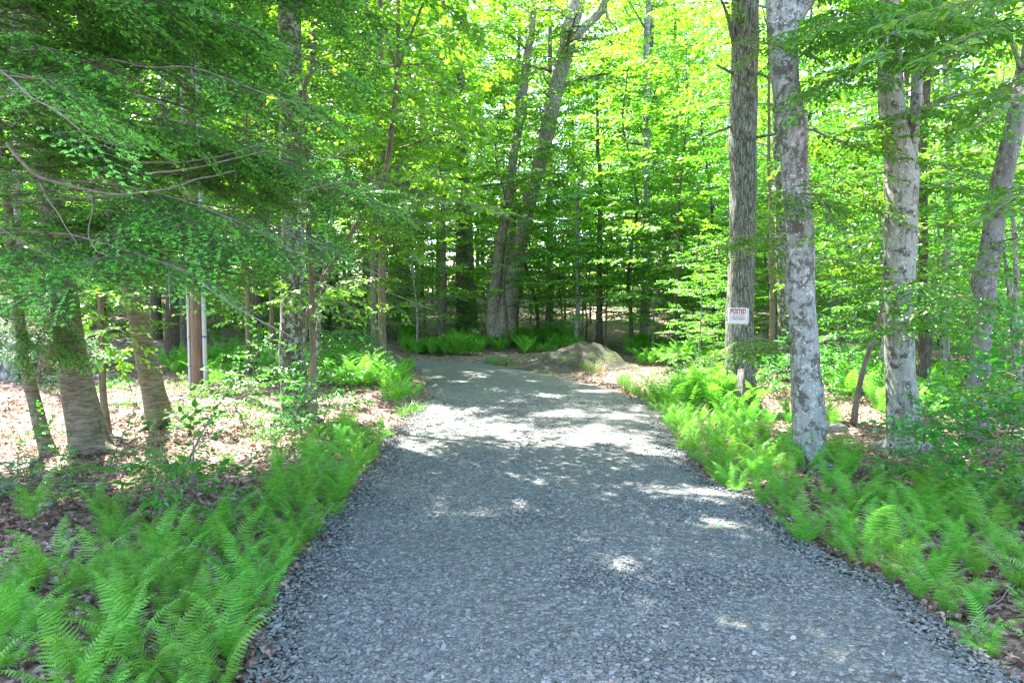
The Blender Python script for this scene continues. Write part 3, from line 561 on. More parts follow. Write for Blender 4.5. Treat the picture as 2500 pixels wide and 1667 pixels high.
T = Tree('big0'); crownlimbs(T, c, r, 5.4, 11.5, 13, 3.4, .3, 1.2, .28, 1.3, aim=R(200)); n0 = len(T.sp)
for q, s_ in (([(2350, 80, 7), (2290, 60, 5.2), (2220, 90, 4.5), (2150, 130, 4.3)], .45), ([(2420, 150, 6), (2360, 200, 4.8), (2290, 260, 4.4), (2230, 300, 4.3)], .4), ([(2400, -40, 6), (2300, -10, 4.6), (2200, 10, 4.2), (2110, 40, 4.1)], .4), ([(2420, 420, 6), (2350, 440, 5), (2280, 480, 4.8)], .35), ([(2318, 236, 8.1), (2240, 215, 7.8), (2120, 245, 7.3), (2040, 275, 7.0), (1960, 300, 6.9)], .5), ([(2270, 640, 7.9), (2200, 600, 7.8), (2140, 580, 7.8)], .45), ([(2290, 560, 7.9), (2360, 540, 7.2), (2400, 560, 7)], .45), ([(2400, 850, 6.5), (2320, 900, 5.6), (2250, 910, 5.3), (2215, 880, 5.2)], .25), ([(2400, 960, 6), (2330, 960, 5.2), (2280, 930, 5)], .2)):
    limb(T, [P(*a) for a in q], .011, .003, s_, .14, .85, .2)
finish('crooked_tree', b, 'crooked mottled grey trunk leaning out at the right edge of the wood', 'tree', mbt, 'bk_mottle', T, kp)
# L5 big lichened trunk left of the drive
mbt, c, r, b = hero('lichened_tree', '', '', [(664, -10, 48), (667, 200, 52), (670, 400, 50), (672, 500, 48), (673, 600, 52), (672, 700, 56), (671, 800, 58), (674, 870, 60), (677, 930, 64), (680, 975, 76)], 9.3, 'bk_moss', H=13, n=40, step=.035, furrow=.05, flare=.25, lobes=4, ph=3.3)
roots(mbt, b, .2, 5, 9, .45); q = [P(668, 640, 9.3), P(716, 600, 9.2), P(790, 560, 9.1)]
T = Tree('maple1'); crownlimbs(T, c, r, 5.8, 12.8, 26, 4.6, .22, 1.4, .26, 1.3, aim=R(-20)); n0 = len(T.sp)
for q, s_ in (([(690, 330, 9.2), (760, 290, 8.9), (840, 300, 8.6)], .5), ([(690, 230, 9.2), (760, 200, 9), (830, 190, 8.9)], .5), ([(690, 640, 9.3), (740, 650, 9.2), (800, 680, 9.2)], .35), ([(660, 690, 9.2), (690, 665, 8.7), (720, 680, 8.5)], .12)):
    limb(T, [P(*a) for a in q], .011, .003, s_, .13, .8, .12)
finish('lichened_tree', b, 'upright trunk with pale green lichen patches left of the drive', 'tree', mbt, 'bk_moss', T, kp)
# L2, L3 leaning yellow birches and L1 thin one
mbt, c, r, b = hero('birch_tree', '', '', [(88, 100, 38), (98, 260, 44), (115, 450, 52), (138, 620, 56), (150, 700, 59), (163, 800, 63), (181, 900, 70), (197, 970, 76), (208, 1020, 84), (212, 1048, 96)], 7.55, 'bk_birch', H=12, n=36, step=.035, bumpy=.04, flare=.35, lobes=3, fz=.1, ph=.6)
roots(mbt, b, .2, 5, 12, .5); T = Tree('maple1'); crownlimbs(T, c, r, 5.5, 11.8, 12, 3.2, .3, 1.2, .3, 1.2, aim=R(-50))
finish('birch_tree', b, 'thick leaning birch trunk with fine horizontal bands, on the sunlit leaf litter', 'tree', mbt, 'bk_birch', T, lambda p: keepshade(p) & above(p, 0))
mbt, c, r, b = hero('birch_tree', '', '', [(190, -10, 28), (213, 260, 32), (250, 430, 36), (285, 600, 38), (304, 680, 40), (318, 740, 42), (335, 820, 45), (350, 890, 50), (362, 940, 56), (372, 985, 78)], 9.0, 'bk_birch', H=12, n=36, step=.035, bumpy=.05, flare=.5, lobes=3, fz=.14, ph=2.9)
for q in ([(372, 975, 9.0), (330, 1000, 8.7), (300, 1025, 8.4)], [(375, 975, 9.0), (410, 985, 8.8), (445, 1000, 8.6)], [(370, 985, 8.95), (352, 1005, 8.6), (345, 1020, 8.4)]):
    pp = np.array([P(*a) for a in q]); pp[:, 2] = terrain(pp[:, 0], pp[:, 1]) + [.12, .03, -.02]; tube(mbt, along(pp, 12), np.linspace(.085, .02, 12), 10, 0, lambda th, pt: 1 + .15 * vn(pt[:, :1] * 9, th[None] * 2))
T = Tree('maple1'); crownlimbs(T, c, r, 6.2, 11.8, 11, 3.2, .3, 1.2, .3, 1.2, aim=R(-50))
finish('birch_tree', b, 'banded birch trunk standing on spreading roots, between thin stem and pole', 'tree', mbt, 'bk_birch', T, lambda p: keepshade(p) & above(p, 0))
mbt, c, r, b = hero('slender_tree', '', '', [(10, 400, 16), (25, 560, 20), (42, 700, 23), (62, 850, 26), (86, 960, 29), (104, 1020, 31), (117, 1050, 36)], 7.45, 'bk_birch', H=7, n=20, step=.04, bumpy=.05, flare=.25, ph=5)
T = Tree('hem'); [limb(T, [P(px, py, 7.4), P(px + dx * .5, py - 10, 7.2), P(px + dx, py + 25, 7.0)], .010, .003, .5, .12, .9, .15, gap and (.6, 1.0) or (.6, 1.)) if 0 else None for gap, px, py, dx in ()]
for px, py, dx, dy in ((40, 690, 80, 20), (45, 740, -60, 20), (50, 760, 75, 40), (35, 650, -70, 10), (55, 800, 45, 40), (30, 620, 100, 0), (20, 540, -60, 0)):
    limb(T, [P(px, py, 7.4), P(px + dx * .5, py - 12, 7.15), P(px + dx, py + dy, 6.9)], .010, .003, .38, .10, .8, .2, tipn=True)
finish('slender_tree', b, 'thin leaning banded trunk furthest left, with dark needle sprays', 'tree', mbt, 'bk_birch', T)
mbt, c, r, b = hero('slender_tree', '', '', [(231, 640, 11), (233, 760, 13), (238, 880, 15), (244, 960, 17), (247, 1008, 22)], 8.6, 'bk_brown', H=5, n=14, step=.05, flare=.2, ph=8)
T = Tree('maple1')
for px, py, dx, dy in ((232, 760, 60, 10), (232, 740, -50, 0), (232, 700, 50, -20), (232, 800, 40, 20)): limb(T, [P(px, py, 8.6), P(px + dx * .5, py - 12, 8.5), P(px + dx, py + dy, 8.4)], .008, .003, .25, .12, .8, .1)
finish('slender_tree', b, 'thin straight stem between the two banded birch trunks', 'tree', mbt, 'bk_brown', T)
mbt, c, r, b = hero('slender_tree', '', '', [(752, 560, 7), (740, 650, 8), (732, 740, 10), (724, 820, 12), (716, 880, 14)], 11, 'bk_moss', H=4, n=12, step=.05, flare=.2, ph=9)
finish('slender_tree', b, 'thin dark leaning stem just right of the lichened trunk', 'tree', mbt, 'bk_moss')
# L7 slim brown trunk beside the bend
mbt, c, r, b = hero('slim_brown_tree', '', '', [(872, -20, 12), (876, 300, 13), (878, 560, 15), (877, 700, 17), (880, 800, 18), (884, 868, 22)], 15.2, 'bk_brown', H=12, n=20, step=.06, flare=.3, ph=6)
T = Tree('maple1'); crownlimbs(T, c, r, 3.6, 11.8, 34, 3.0, .15, 1.2, .26, 1.2); n0 = len(T.sp)
for q, s_ in (([(880, 560, 15.2), (910, 560, 14), (950, 590, 13)], .5), ([(880, 640, 15.2), (850, 640, 14.5), (820, 660, 14)], .4), ([(880, 520, 15.2), (840, 500, 14.5), (800, 510, 14)], .6), ([(878, 480, 15.2), (860, 460, 14.2), (900, 470, 13)], .6), ([(878, 400, 15.2), (890, 380, 14), (930, 400, 13)], .7), ([(878, 320, 15.2), (850, 310, 14), (880, 330, 13)], .7), ([(878, 250, 15.2), (900, 240, 14), (920, 270, 13)], .7), ([(878, 540, 15.2), (870, 520, 14), (900, 530, 13.2)], .5), ([(880, 720, 15), (905, 700, 14.6), (925, 720, 14.3)], .25)):
    limb(T, [P(*a) for a in q], .012, .003, s_, .14, .9, .12)
finish('slim_brown_tree', b, 'slim brown trunk rising from ferns where the drive bends out of sight', 'tree', mbt, 'bk_brown', T, lambda p: np.where(np.arange(len(p)) < n0, keepshade(p), True))
# twin trunks at the bend
mbt, c, r, b = hero('twin_trunk_tree', '', '', [(1332, -60, 34.2), (1325, 0, 36.0), (1309, 72, 37.8), (1293, 144, 34.2), (1267, 252, 36.0), (1244, 360, 32.4), (1222, 440, 32.4), (1198, 542, 34.2), (1178, 650, 39.6), (1164, 722, 48.6), (1154, 768, 66.6), (1150, 795, 77.4)], 24, 'bk_maple', H=17, n=36, step=.09, furrow=.08, flare=.15, lobes=4, fz=.4, ph=1.9)
c2, r2 = trunk(mbt, np.array([P(1136, 800, 23.8), P(1131, 735, 23.9), P(1139, 650, 24), P(1152, 542, 24), P(1168, 440, 24), P(1179, 360, 24), P(1197, 252, 24), P(1208, 144, 24), P(1221, 72, 24), P(1226, -20, 24), P(1232, -200, 24)]), np.array([30, 28, 26, 24, 21, 19, 21, 19, 16, 14, 8]) / 2 * 24 / F, -5, 24, .09, furrow=.08, flare=0, ph=3)
q = [P(1309, 96, 24), P(1345, 60, 23.8), P(1378, 30, 23.7), P(1392, -10, 23.6), P(1400, -90, 23.5)]; tube(mbt, along(q, 14), np.linspace(.16, .09, 14), 10)
q = [P(1390, 15, 23.7), P(1398, 45, 23.5), P(1415, 62, 23.4)]; tube(mbt, along(q, 8), np.linspace(.05, .02, 8), 6)
T = Tree('maple1'); crownlimbs(T, c, r, 9, 16.5, 15, 3.2, .35, 1.3, .4, 1.5)
for q, s_ in (([(1215, 120, 24), (1170, 80, 23.5), (1110, 60, 23)], 1.2), ([(1210, 200, 24), (1160, 190, 23.5), (1100, 210, 23)], 1.1), ([(1300, 130, 24), (1350, 110, 23.4), (1400, 150, 23)], .9), ([(1215, 110, 24), (1250, 50, 23.3), (1260, 20, 23)], .9), ([(1290, 150, 24), (1260, 130, 23.2), (1230, 160, 22.6)], .9), ([(1200, 250, 24), (1240, 250, 23.4), (1270, 290, 23)], .6), ([(1250, 330, 24), (1290, 350, 23), (1330, 380, 22.5)], .7), ([(1215, 440, 24), (1250, 420, 23), (1300, 430, 22.5)], .6), ([(1300, 90, 24), (1330, 60, 23), (1300, 40, 22.4)], .9), ([(1270, 230, 24), (1250, 210, 23), (1290, 200, 22.6)], .6), ([(1180, 400, 24), (1170, 390, 23), (1130, 400, 22.6)], .6)):
    limb(T, [P(*a) for a in q], .04, .008, s_, .25, 1.2, .12)
finish('twin_trunk_tree', b, 'large tree of two leaning trunks rising from ferns at the bend', 'tree', mbt, 'bk_maple', T)
# further single trunks that can be told apart
def far_trunk(name, label, path, Y, bk, H, ph=1., kind='beech1', cr=None, n=16):
    mbt, c, r, b = hero(name, '', '', path, Y, bk, H=H, n=n, step=.12, furrow=.05, flare=.25, fz=.3, ph=ph); T = Tree(kind)
    if cr: crownlimbs(T, c, r, cr[0], H - .5, cr[1], cr[2], .2, 1.2, .35, 1.35)
    finish(name, b, label, 'tree', mbt, bk, T if cr else None, keepshade)
far_trunk('shaded_trunk_tree', 'dark lichened trunk standing behind the slim brown trunk at the bend', [(934, 200, 16), (933, 500, 19), (932, 600, 20), (930, 800, 24)], 27, 'bk_far', 18, 2, cr=(6, 16, 3.4))
far_trunk('shaded_trunk_tree', 'broad furrowed trunk in the shade just left of the twin trunks', [(1058, 100, 20), (1058, 400, 24), (1060, 600, 26), (1062, 770, 32)], 27.5, 'bk_far', 19, 3, cr=(6, 16, 3.4))
far_trunk('shaded_trunk_tree', 'leaning dark upper trunk seen through leaves left of the twin trunks', [(1008, -10, 16), (1024, 60, 18), (1040, 140, 20), (1052, 240, 20), (1066, 400, 22), (1085, 770, 28)], 33, 'bk_far', 22, 4, cr=(9, 14, 3.6))
far_trunk('shaded_trunk_tree', 'dark trunk right of the twin trunks, beyond the ferns', [(1262, 300, 13), (1263, 600, 15), (1262, 770, 19)], 34, 'bk_far', 18, 5, cr=(6, 14, 3.4))
far_trunk('slender_tree', 'slim grey stem just left of the soil mound', [(1326, 450, 7), (1327, 620, 8), (1327, 700, 10), (1325, 805, 13)], 22, 'bk_beech', 6, 6, cr=(2.0, 12, 2.2), n=10)
far_trunk('slender_tree', 'slim dark tree directly behind the soil mound', [(1378, 400, 9), (1377, 620, 13), (1376, 800, 17)], 23, 'bk_far', 9, 7, cr=(2.3, 14, 2.6), n=10)
far_trunk('slender_tree', 'bent thin stem between the twin trunks and the soil mound', [(1195, 560, 5), (1215, 640, 6), (1232, 700, 8), (1240, 775, 9)], 25, 'bk_far', 5.5, 8, cr=(2.2, 9, 1.8), n=8)
far_trunk('sunlit_grey_tree', 'sunlit pale trunk showing through bright maple leaves above the mound', [(1484, 100, 15), (1485, 400, 18), (1483, 560, 19), (1480, 800, 23)], 25, 'bk_beech', 16, 9, cr=(6.5, 14, 3.2))
far_trunk('brown_trunk_tree', 'second brown trunk close behind and left of the slim brown tree', [(858, 400, 13), (858, 600, 14), (860, 820, 17)], 19.5, 'bk_brown', 13, 10, cr=(5, 12, 2.6))
far_trunk('mossy_tree', 'mossy trunk hidden partly behind the pale lichen beech', [(1784, 230, 17), (1788, 400, 21), (1796, 600, 27), (1802, 700, 29), (1806, 830, 34)], 15.5, 'bk_moss', 13, 11, cr=(5.5, 12, 3.0), n=20)
far_trunk('brown_trunk_tree', 'slim brown trunk between the sign tree and the pale beech', [(1770, 500, 9), (1772, 650, 12), (1774, 740, 14), (1772, 850, 17)], 15, 'bk_brown', 8, 12, cr=(3.4, 10, 2.2), n=14)
far_trunk('pale_slim_tree', 'pale slim trunk between the forked beech and the crooked tree', [(2168, 40, 14), (2176, 250, 15), (2178, 500, 17), (2172, 700, 18), (2168, 900, 22)], 14, 'bk_beech2', 12, 13, cr=(5, 10, 2.6))
far_trunk('dark_stemmed_tree', 'dark bending stem rising behind the fork of the spotted beech', [(2148, -10, 20), (2138, 80, 20), (2126, 200, 18), (2120, 400, 18), (2120, 620, 20), (2122, 940, 26)], 11.5, 'bk_far', 10, 14, cr=(5.2, 10, 2.6))
far_trunk('slender_tree', 'thin bare stem leaning right between the two pale beeches', [(2022, 720, 8), (2016, 750, 9), (1998, 805, 11), (1978, 870, 12), (1966, 925, 13), (1960, 985, 15)], 8.9, 'bk_brown', 2.4, 15, n=10)
far_trunk('slender_tree', 'thin grey stem low at the right edge beyond the crooked tree', [(2330, 700, 11), (2338, 800, 13), (2345, 950, 15)], 9.5, 'bk_beech', 5, 16, cr=(2.3, 9, 1.8), n=10)
far_trunk('slender_tree', 'thin trunk behind the utility pole and its ferns', [(566, 560, 9), (568, 700, 11), (571, 850, 14)], 14, 'bk_brown', 7, 17, cr=(3, 9, 1.8), n=10)
far_trunk('slender_tree', 'orange brown stem halfway between the pole and the lichened trunk', [(622, 640, 8), (624, 740, 11), (627, 860, 13)], 14.6, 'bk_brown', 6, 18, cr=(3, 8, 1.8), n=10)
far_trunk('pale_slim_tree', 'pale trunk foot behind the thin leaning trunk, furthest left', [(40, 500, 20), (38, 700, 24), (34, 800, 30), (30, 895, 46)], 14.5, 'bk_beech', 10, 19, cr=(4.5, 9, 2.4))
# maple sapling with long arching stems at the top centre left
mbt, c, r, b = hero('maple_sapling', '', '', [(915, -40, 7), (914, 100, 9), (912, 170, 11), (903, 260, 12), (876, 420, 12, 9.3), (790, 560, 12, 9.5), (715, 700, 13, 9.7), (684, 840, 15, 9.8)], 7.6 if 0 else 9.2, 'bk_brown', H=7.5, n=10, step=.06, flare=.1, ph=21)
for q in ([(912, 165, 9.2), (893, 100, 9.0), (873, 0, 8.9), (862, -80, 8.8)], [(912, 165, 9.2), (940, 90, 9.0), (975, 0, 8.8), (995, -60, 8.7)]): tube(mbt, along([P(*a) for a in q], 14), np.linspace(.022, .012, 14), 6)
T = Tree('maple0')
for q, s_ in (([(893, 100, 9), (850, 60, 8.8), (810, 60, 8.6)], .4), ([(940, 90, 9), (990, 80, 8.8), (1040, 110, 8.6)], .4), ([(912, 170, 9.1), (980, 180, 8.6), (1060, 230, 8.2), (1110, 300, 8)], .45), ([(870, 0, 8.8), (900, -20, 8.6), (930, 10, 8.4)], .4), ([(906, 260, 9.2), (960, 250, 8.8), (1030, 280, 8.4), (1080, 340, 8.2)], .4), ([(906, 270, 9.1), (860, 230, 8.9), (800, 240, 8.7)], .4), ([(975, 0, 8.8), (1020, 10, 8.6), (1070, 60, 8.4)], .4), ([(912, 150, 9.1), (850, 170, 8.9), (780, 150, 8.8)], .4), ([(900, 380, 9.2), (960, 380, 8.8), (1020, 410, 8.4), (1060, 450, 8.2)], .35), ([(860, -60, 8.8), (800, -40, 8.6), (760, 0, 8.5)], .4)):
    limb(T, [P(*a) for a in q], .010, .003, s_, .12, .85, .22)
finish('maple_sapling', b, 'broad leaved maple sapling whose forked stems rise at top centre left', 'sapling', mbt, 'bk_brown', T)
# big leaved branch hanging over the middle: belongs to a young tree left of the drive
mbt, c, r, b = hero('striped_maple', '', '', [(700, 200, 9), (706, 400, 11), (712, 600, 12), (718, 800, 14), (722, 960, 16)], 8.2, 'bk_brown', H=4.6, n=10, step=.06, flare=.1, ph=23)
T = Tree('big0')
for q, s_ in (([(706, 430, 8.2), (800, 400, 7.6), (900, 420, 7.0), (1000, 450, 6.6), (1100, 470, 6.3), (1180, 490, 6.2)], .38), ([(706, 420, 8.2), (820, 470, 7.5), (940, 500, 7.0), (1020, 520, 6.8)], .32), ([(712, 600, 8.2), (780, 570, 7.8), (850, 590, 7.4)], .3), ([(715, 700, 8.2), (770, 690, 7.9), (830, 720, 7.6)], .3), ([(700, 300, 8.2), (760, 280, 7.9), (830, 300, 7.6)], .3)):
    limb(T, [P(*a) for a in q], .011, .003, s_, .12, .8, .28)
finish('striped_maple', b, 'young tree with large drooping leaves reaching over the drive from the lichened trunk', 'sapling', mbt, 'bk_brown', T)
# ------------------------------------------------------------------ hemlock whose limbs fill the upper left
hx, hy = -4.7, 5.4
hp = np.array([(hx, hy, -.1), (hx + .05, hy, 2), (hx, hy + .05, 5), (hx + .1, hy, 9), (hx + .1, hy, 13)]); mbt = MB(); c, r = trunk(mbt, hp, np.array([.24, .19, .16, .11, .03]), 0, 30, .05, furrow=.05)
T = Tree('hem'); LIM = [(-400, 860), (0, 830), (60, 800), (150, 745), (300, 742), (440, 742), (480, 700), (560, 660), (640, 650), (720, 620), (800, 590), (880, 560), (950, 500), (1010, 430), (1060, 300), (1070, 200), (1020, 120), (1e5, 120)]
lx, ly = np.array([a[0] for a in LIM]), np.array([a[1] for a in LIM])
HOLE = [(668, 60, 26, 70), (668, 200, 34, 100), (672, 520, 34, 90), (690, 640, 50, 60), (850, 330, 60, 60), (930, 250, 50, 60), (800, 500, 40, 40), (340, 215, 90, 70), (560, 285, 80, 45), (300, 330, 50, 30), (250, 480, 40, 18), (640, 215, 50, 40), (700, 430, 30, 40), (735, 120, 50, 60), (170, 545, 40, 15), (420, 590, 50, 18), (655, 560, 30, 40), (520, 475, 50, 14)]
def hemkeep(p):
    px, py, f = proj(p); jit = 45 * vn(p[:, 0] * 4, p[:, 1] * 4, p[:, 2] * 4); k = (py + jit < np.interp(px, lx, ly) - 8) & (px + jit < 1045 - 250 * smooth(150, -50, py))
    for a, b_, c_, d in HOLE: k &= ~((((px + jit * .5 - a) / c_) ** 2 + ((py - b_) / d) ** 2 < 1) & (rng.random(len(px)) < .85))
    k &= ~((np.abs(py - 425) < 8) & (px > 80) & (px < 500) & (p[:, 1] < 4.3)); k &= (f > 2.3) & (vn(p[:, 0] * 1.7, p[:, 1] * 1.7, p[:, 2] * 3.2) > -.5)
    return k
z = 1.95; i = 0
while z < 12.5:
    for a in ([-.55, -.1, .3, .75] if z < 5.6 else [-.6, .5, 2.1, 3.6]):
        a = a + rng.normal(0, .14); l = (3.9 if z < 6 else 2.9 * (13.5 - z) / 7.5) * rng.uniform(.75, 1.08); kz = z + rng.uniform(-.12, .12)
        h = np.array([math.cos(a), math.sin(a), .16 + rng.normal(0, .05)]); p0 = np.array([hx, hy, kz]); q = [p0, p0 + h * l * .35, p0 + h * l * .7 + [0, 0, -.10 * l], p0 + h * l + [0, 0, -.26 * l]]
        limb(T, q, .013, .003, .85, .18, 1.0, .16, (.7, 1.05), .14, .08, .8, 6, twigr=.006)
    z += .38 if z < 5.6 else .8
DB = MB()
for q, r0 in (([(20, 330, 3.9), (80, 400, 3.9), (200, 437, 4.0), (300, 447, 4.1), (400, 430, 4.3), (470, 408, 4.5), (540, 395, 4.7)], .014), ([(200, 445, 4.0), (214, 470, 4.0), (205, 540, 4.0), (222, 575, 4.0)], .007), ([(330, 400, 4.5), (440, 385, 4.6), (540, 362, 4.8), (620, 345, 5)], .012), ([(300, 375, 5), (420, 372, 5.1), (540, 350, 5.3), (700, 300, 5.6)], .012), ([(740, 372, 4.9), (780, 350, 5), (835, 335, 5.1)], .009), ([(222, 575, 4.0), (300, 610, 4.0), (360, 650, 4.1)], .006), ([(90, 420, 3.9), (130, 490, 3.9), (180, 560, 3.9)], .006), ([(-20, 240, 3.5), (60, 200, 3.6), (180, 205, 3.8)], .007), ([(690, 440, 4.9), (800, 420, 4.9), (900, 445, 5)], .006), ([(0, 520, 3.4), (60, 560, 3.5), (140, 600, 3.6)], .006)):
    q = along([P(*a) for a in q], 30); q = q + .01 * np.stack([vn(q[:, 0] * 9, q[:, 2] * 9, k_) for k_ in range(3)], -1); tube(DB, q, np.linspace(r0 * .75, r0 * .4, 30), 8)
hk = lambda p: hemkeep(p) & (keepshade(p) | (p[:, 2] < 4.6))
e = finish('hemlock_tree', (hx, hy, 0), 'large dark hemlock whose flat drooping boughs fill the upper left', 'tree', mbt, 'bk_brown', T, hk)
DB.build('bare_branch', [M['twig']], e, True)['label'] = 'bare grey branches curving through the needles'
print('hemlock sprays', T.kept)
# second hemlock behind, darker mass at far left
mbt = MB(); hp = np.array([(-8.6, 8.6, -.1), (-8.6, 8.6, 3), (-8.5, 8.6, 12)]); c, r = trunk(mbt, hp, np.array([.2, .16, .03]), 0, 20, .08); T = Tree('hem'); z = 2.6
while z < 11.5:
    for a in (-1.2, -.3, .5, 1.6, 3.1):
        a += rng.normal(0, .2); l = 3.2 * (12.8 - z) / 10 * rng.uniform(.8, 1.1); p0 = np.array([-8.6, 8.6, z]); h = np.array([math.cos(a), math.sin(a), .12])
        limb(T, [p0, p0 + h * l * .4, p0 + h * l * .75 + [0, 0, -.1 * l], p0 + h * l + [0, 0, -.26 * l]], .022, .005, .8, .26, 1.3, .16, (.7, 1.05), .14, .08, .8, 5)
    z += .55
finish('hemlock_tree', (-8.6, 8.6, 0), 'second dark hemlock whose boughs reach in behind the first at far left', 'tree', mbt, 'bk_brown', T, lambda p: hemkeep(p) & keepshade(p))

# maples beyond the bend, most added so their crowns shade drive and mound
for i, (x, y, hh, lab) in enumerate(((-6.2, 21.5, 17, 'tall maple across the bend, nearest behind the slim brown tree'), (-9.5, 19.0, 16, 'tall maple left of the bend behind the utility pole'), (-11.5, 24.0, 18, 'tall maple further left beyond the bend'), (-2.4, 23.2, 15, 'maple just left of the twin trunks with leaves over the bend'), (5.6, 29, 19, 'tall maple above the soil mound, far behind'), (-7.5, 27.5, 19, 'tall maple behind the bend, second row'))):
    g = tz(x, y); mbt = MB(); hp = np.array([(x, y, g - .2), (x + .1, y, 3), (x, y + .1, 8), (x + .2, y, 13), (x + .2, y, hh)]); c, r = trunk(mbt, hp, np.array([.2, .16, .13, .09, .03]) * (.5 if hh == 15 else 1), g, 14, .12, furrow=.05, ph=i); T = Tree('maple1'); crownlimbs(T, c, r, 4.6, hh - .6, 27, 3.9, .2, 1.4, .4, 1.45)
    finish('maple_tree', (x, y, g), lab, 'tree', mbt, 'bk_far', T, keepshade); taken_extra = globals().setdefault('TX', []); taken_extra.append((x, y))
# ------------------------------------------------------------------ background wood: prototypes copied with their trunk and crown
def proto_tree(seed, H, z0, z1, nl, L, r0, kind, sc, side, gap, dens=1., rise=.2, lean=.3, profile='layer'):
    global rng
    keep = rng; rng = np.random.default_rng(seed); k = 9; t = np.linspace(0, 1, k)
    pts = np.stack([lean * t * t * math.cos(seed) + .15 * vn(t * 4, seed), lean * t * t * math.sin(seed) + .15 * vn(t * 4, seed + 5), t * H], -1); pts[0, 2] = -.3; pts[0, :2] = 0
    rad = r0 * (1 - .85 * t ** 1.2); mbt = MB(); c, r = trunk(mbt, pts, rad, 0, 10, max(.15, H / 60), flare=.3, fz=r0 * 1.2, ph=seed); T = Tree(kind)
    for i in range(nl):
        z = z0 + (z1 - z0) * (i + rng.random()) / nl; q = np.array([np.interp(z, c[:, 2], c[:, 0]), np.interp(z, c[:, 2], c[:, 1]), z]); a = i * 2.4 + rng.normal(0, .35); f_ = (z - z0) / (z1 - z0)
        l = L * (1 - .62 * f_ ** 1.6) * (.65 + .35 * min(1, f_ * 4)) * rng.uniform(.7, 1.15); e = np.array([math.cos(a), math.sin(a), rise + .35 * f_])
        limb(T, [q, q + e * l * .4, q + [e[0] * l * .75, e[1] * l * .75, e[2] * l * .55], q + [e[0] * l, e[1] * l, e[2] * l * .5]], max(.006, r0 * .3 * (1 - .6 * f_)), .004, side, gap, sc, .06, dens=dens, seg=4, updown=.1)
    limb(T, [c[-3], c[-1] + [0, 0, .2]], .01, .004, side * .5, gap, sc, .1, seg=4)
    for w_ in T.woods:
        if w_.n: mbt.bake(w_.proto(), np.eye(3)[None], np.zeros((1, 3)))
    cr = T.crown(); rng = keep
    return mbt.proto(), cr.proto(), kind
PRO = {}
def mk(name, bk, *a, **k): 
    tp, cp_, kind = proto_tree(*a, **k)
    def tomesh(pr, nm, mats, sm):
        mb = MB(); mb.v, mb.t, mb.q, mb.tm, mb.qm, mb.n = [pr[0]], [pr[1]], [pr[2]], [pr[3]], [pr[4]], len(pr[0]); return mb.mesh(nm, mats, sm)
    PRO[name] = (tomesh(tp, 'trunk', [M[bk]], True), tomesh(cp_, 'crown', [M[x] for x in SPM[kind]], False))
for i in range(3): mk('beech_understory%d' % i, 'bk_beech', 100 + i, 6.5, .9, 6.2, 23, 2.3, .045, 'beech1', 1.25, .8, .38, .7)
for i in range(3): mk('maple_understory%d' % i, 'bk_far', 110 + i, 7.5, 1.2, 7.2, 23, 2.3, .05, 'maple1', 1.3, .8, .4, .7)
for i in range(3): mk('maple_canopy%d' % i, 'bk_far', 120 + i, 20, 5.5, 19, 44, 4.0, .20, 'maple1', 1.9, 1.5, .52, .8)
for i in range(2): mk('beech_canopy%d' % i, 'bk_beech', 130 + i, 17, 4.0, 16.3, 42, 3.8, .16, 'beech1', 1.8, 1.5, .5, .8)
for i in range(3): mk('shrub%d' % i, 'twig', 140 + i, 1.0, .15, .95, 9, .5, .009, 'under0', .8, .28, .15, .9)
for i in range(2): mk('seedling%d' % i, 'twig', 150 + i, .55, .2, .5, 4, .26, .005, 'under0', .75, .15, .16, .8)
def place(name, kindname, x, y, label, cat, group, sc=1., rz=None):
    tm, cm = PRO[kindname]; z = tz(x, y) - .02; rz = rng.uniform(0, 6.28) if rz is None else rz
    r_ = bpy.data.objects.new(name, None); COL.objects.link(r_); r_.location = (x, y, z); r_.rotation_euler = (rng.normal(0, .02), rng.normal(0, .02), rz); r_.scale = (sc, sc, sc * rng.uniform(.93, 1.08)); r_.empty_display_size = .2
    tag(r_, label, cat, group)
    for nm, me in (('trunk', tm), ('crown', cm)): o = bpy.data.objects.new(nm, me); COL.objects.link(o); o.parent = r_
    return r_
def sector(x, y):
    px = CX + x / y * F
    return ('behind the hemlock boughs, far left' if px < 400 else 'behind the lichened trunk and pole' if px < 800 else 'between the slim brown tree and the twin trunks' if px < 1130 else 'behind the twin trunks' if px < 1260
            else 'behind the soil mound' if px < 1480 else 'left of the sign tree' if px < 1680 else 'behind the sign tree and pale beech' if px < 1880 else 'behind the forked beech' if px < 2130 else 'beyond the crooked tree, far right')
def sector(x, y):
    px = CX + x / y * F; k = int(np.searchsorted([60, 230, 400, 520, 640, 760, 860, 930, 1030, 1110, 1230, 1300, 1400, 1500, 1590, 1680, 1760, 1850, 1960, 2090, 2180, 2290], px))
    return ['at the far left border', 'behind the thin leaning trunk', 'between the two banded birches', 'behind the root footed birch', 'behind the utility pole', 'left of the lichened trunk', 'right of the lichened trunk', 'behind the slim brown tree', 'right of the slim brown tree', 'around the broad shaded trunk', 'directly behind the twin trunks', 'right beside the twin trunks', 'behind the soil mound crest', 'right of the soil mound', 'midway from mound to sign tree', 'beside the sign tree, left', 'behind the sign tree', 'between sign tree and pale beech', 'behind the pale beech', 'between the two pale beeches', 'behind the forked beech', 'behind the crooked tree', 'at the far right border'][k]
def band(y): return 'nearest row' if y < 20 else 'second row' if y < 27 else 'middle distance' if y < 36 else 'deep in the wood'
taken = [(P(px, 800, yy)[0], yy) for px, yy in ((1150, 24), (932, 27), (1060, 27.5), (1484, 25), (1700, 10.2), (1858, 6.9), (2078, 7.6), (2240, 8), (680, 9.3), (884, 15.2), (1377, 23), (1327, 22), (1360, 17.5), (456, 13), (858, 19.5))] + TX
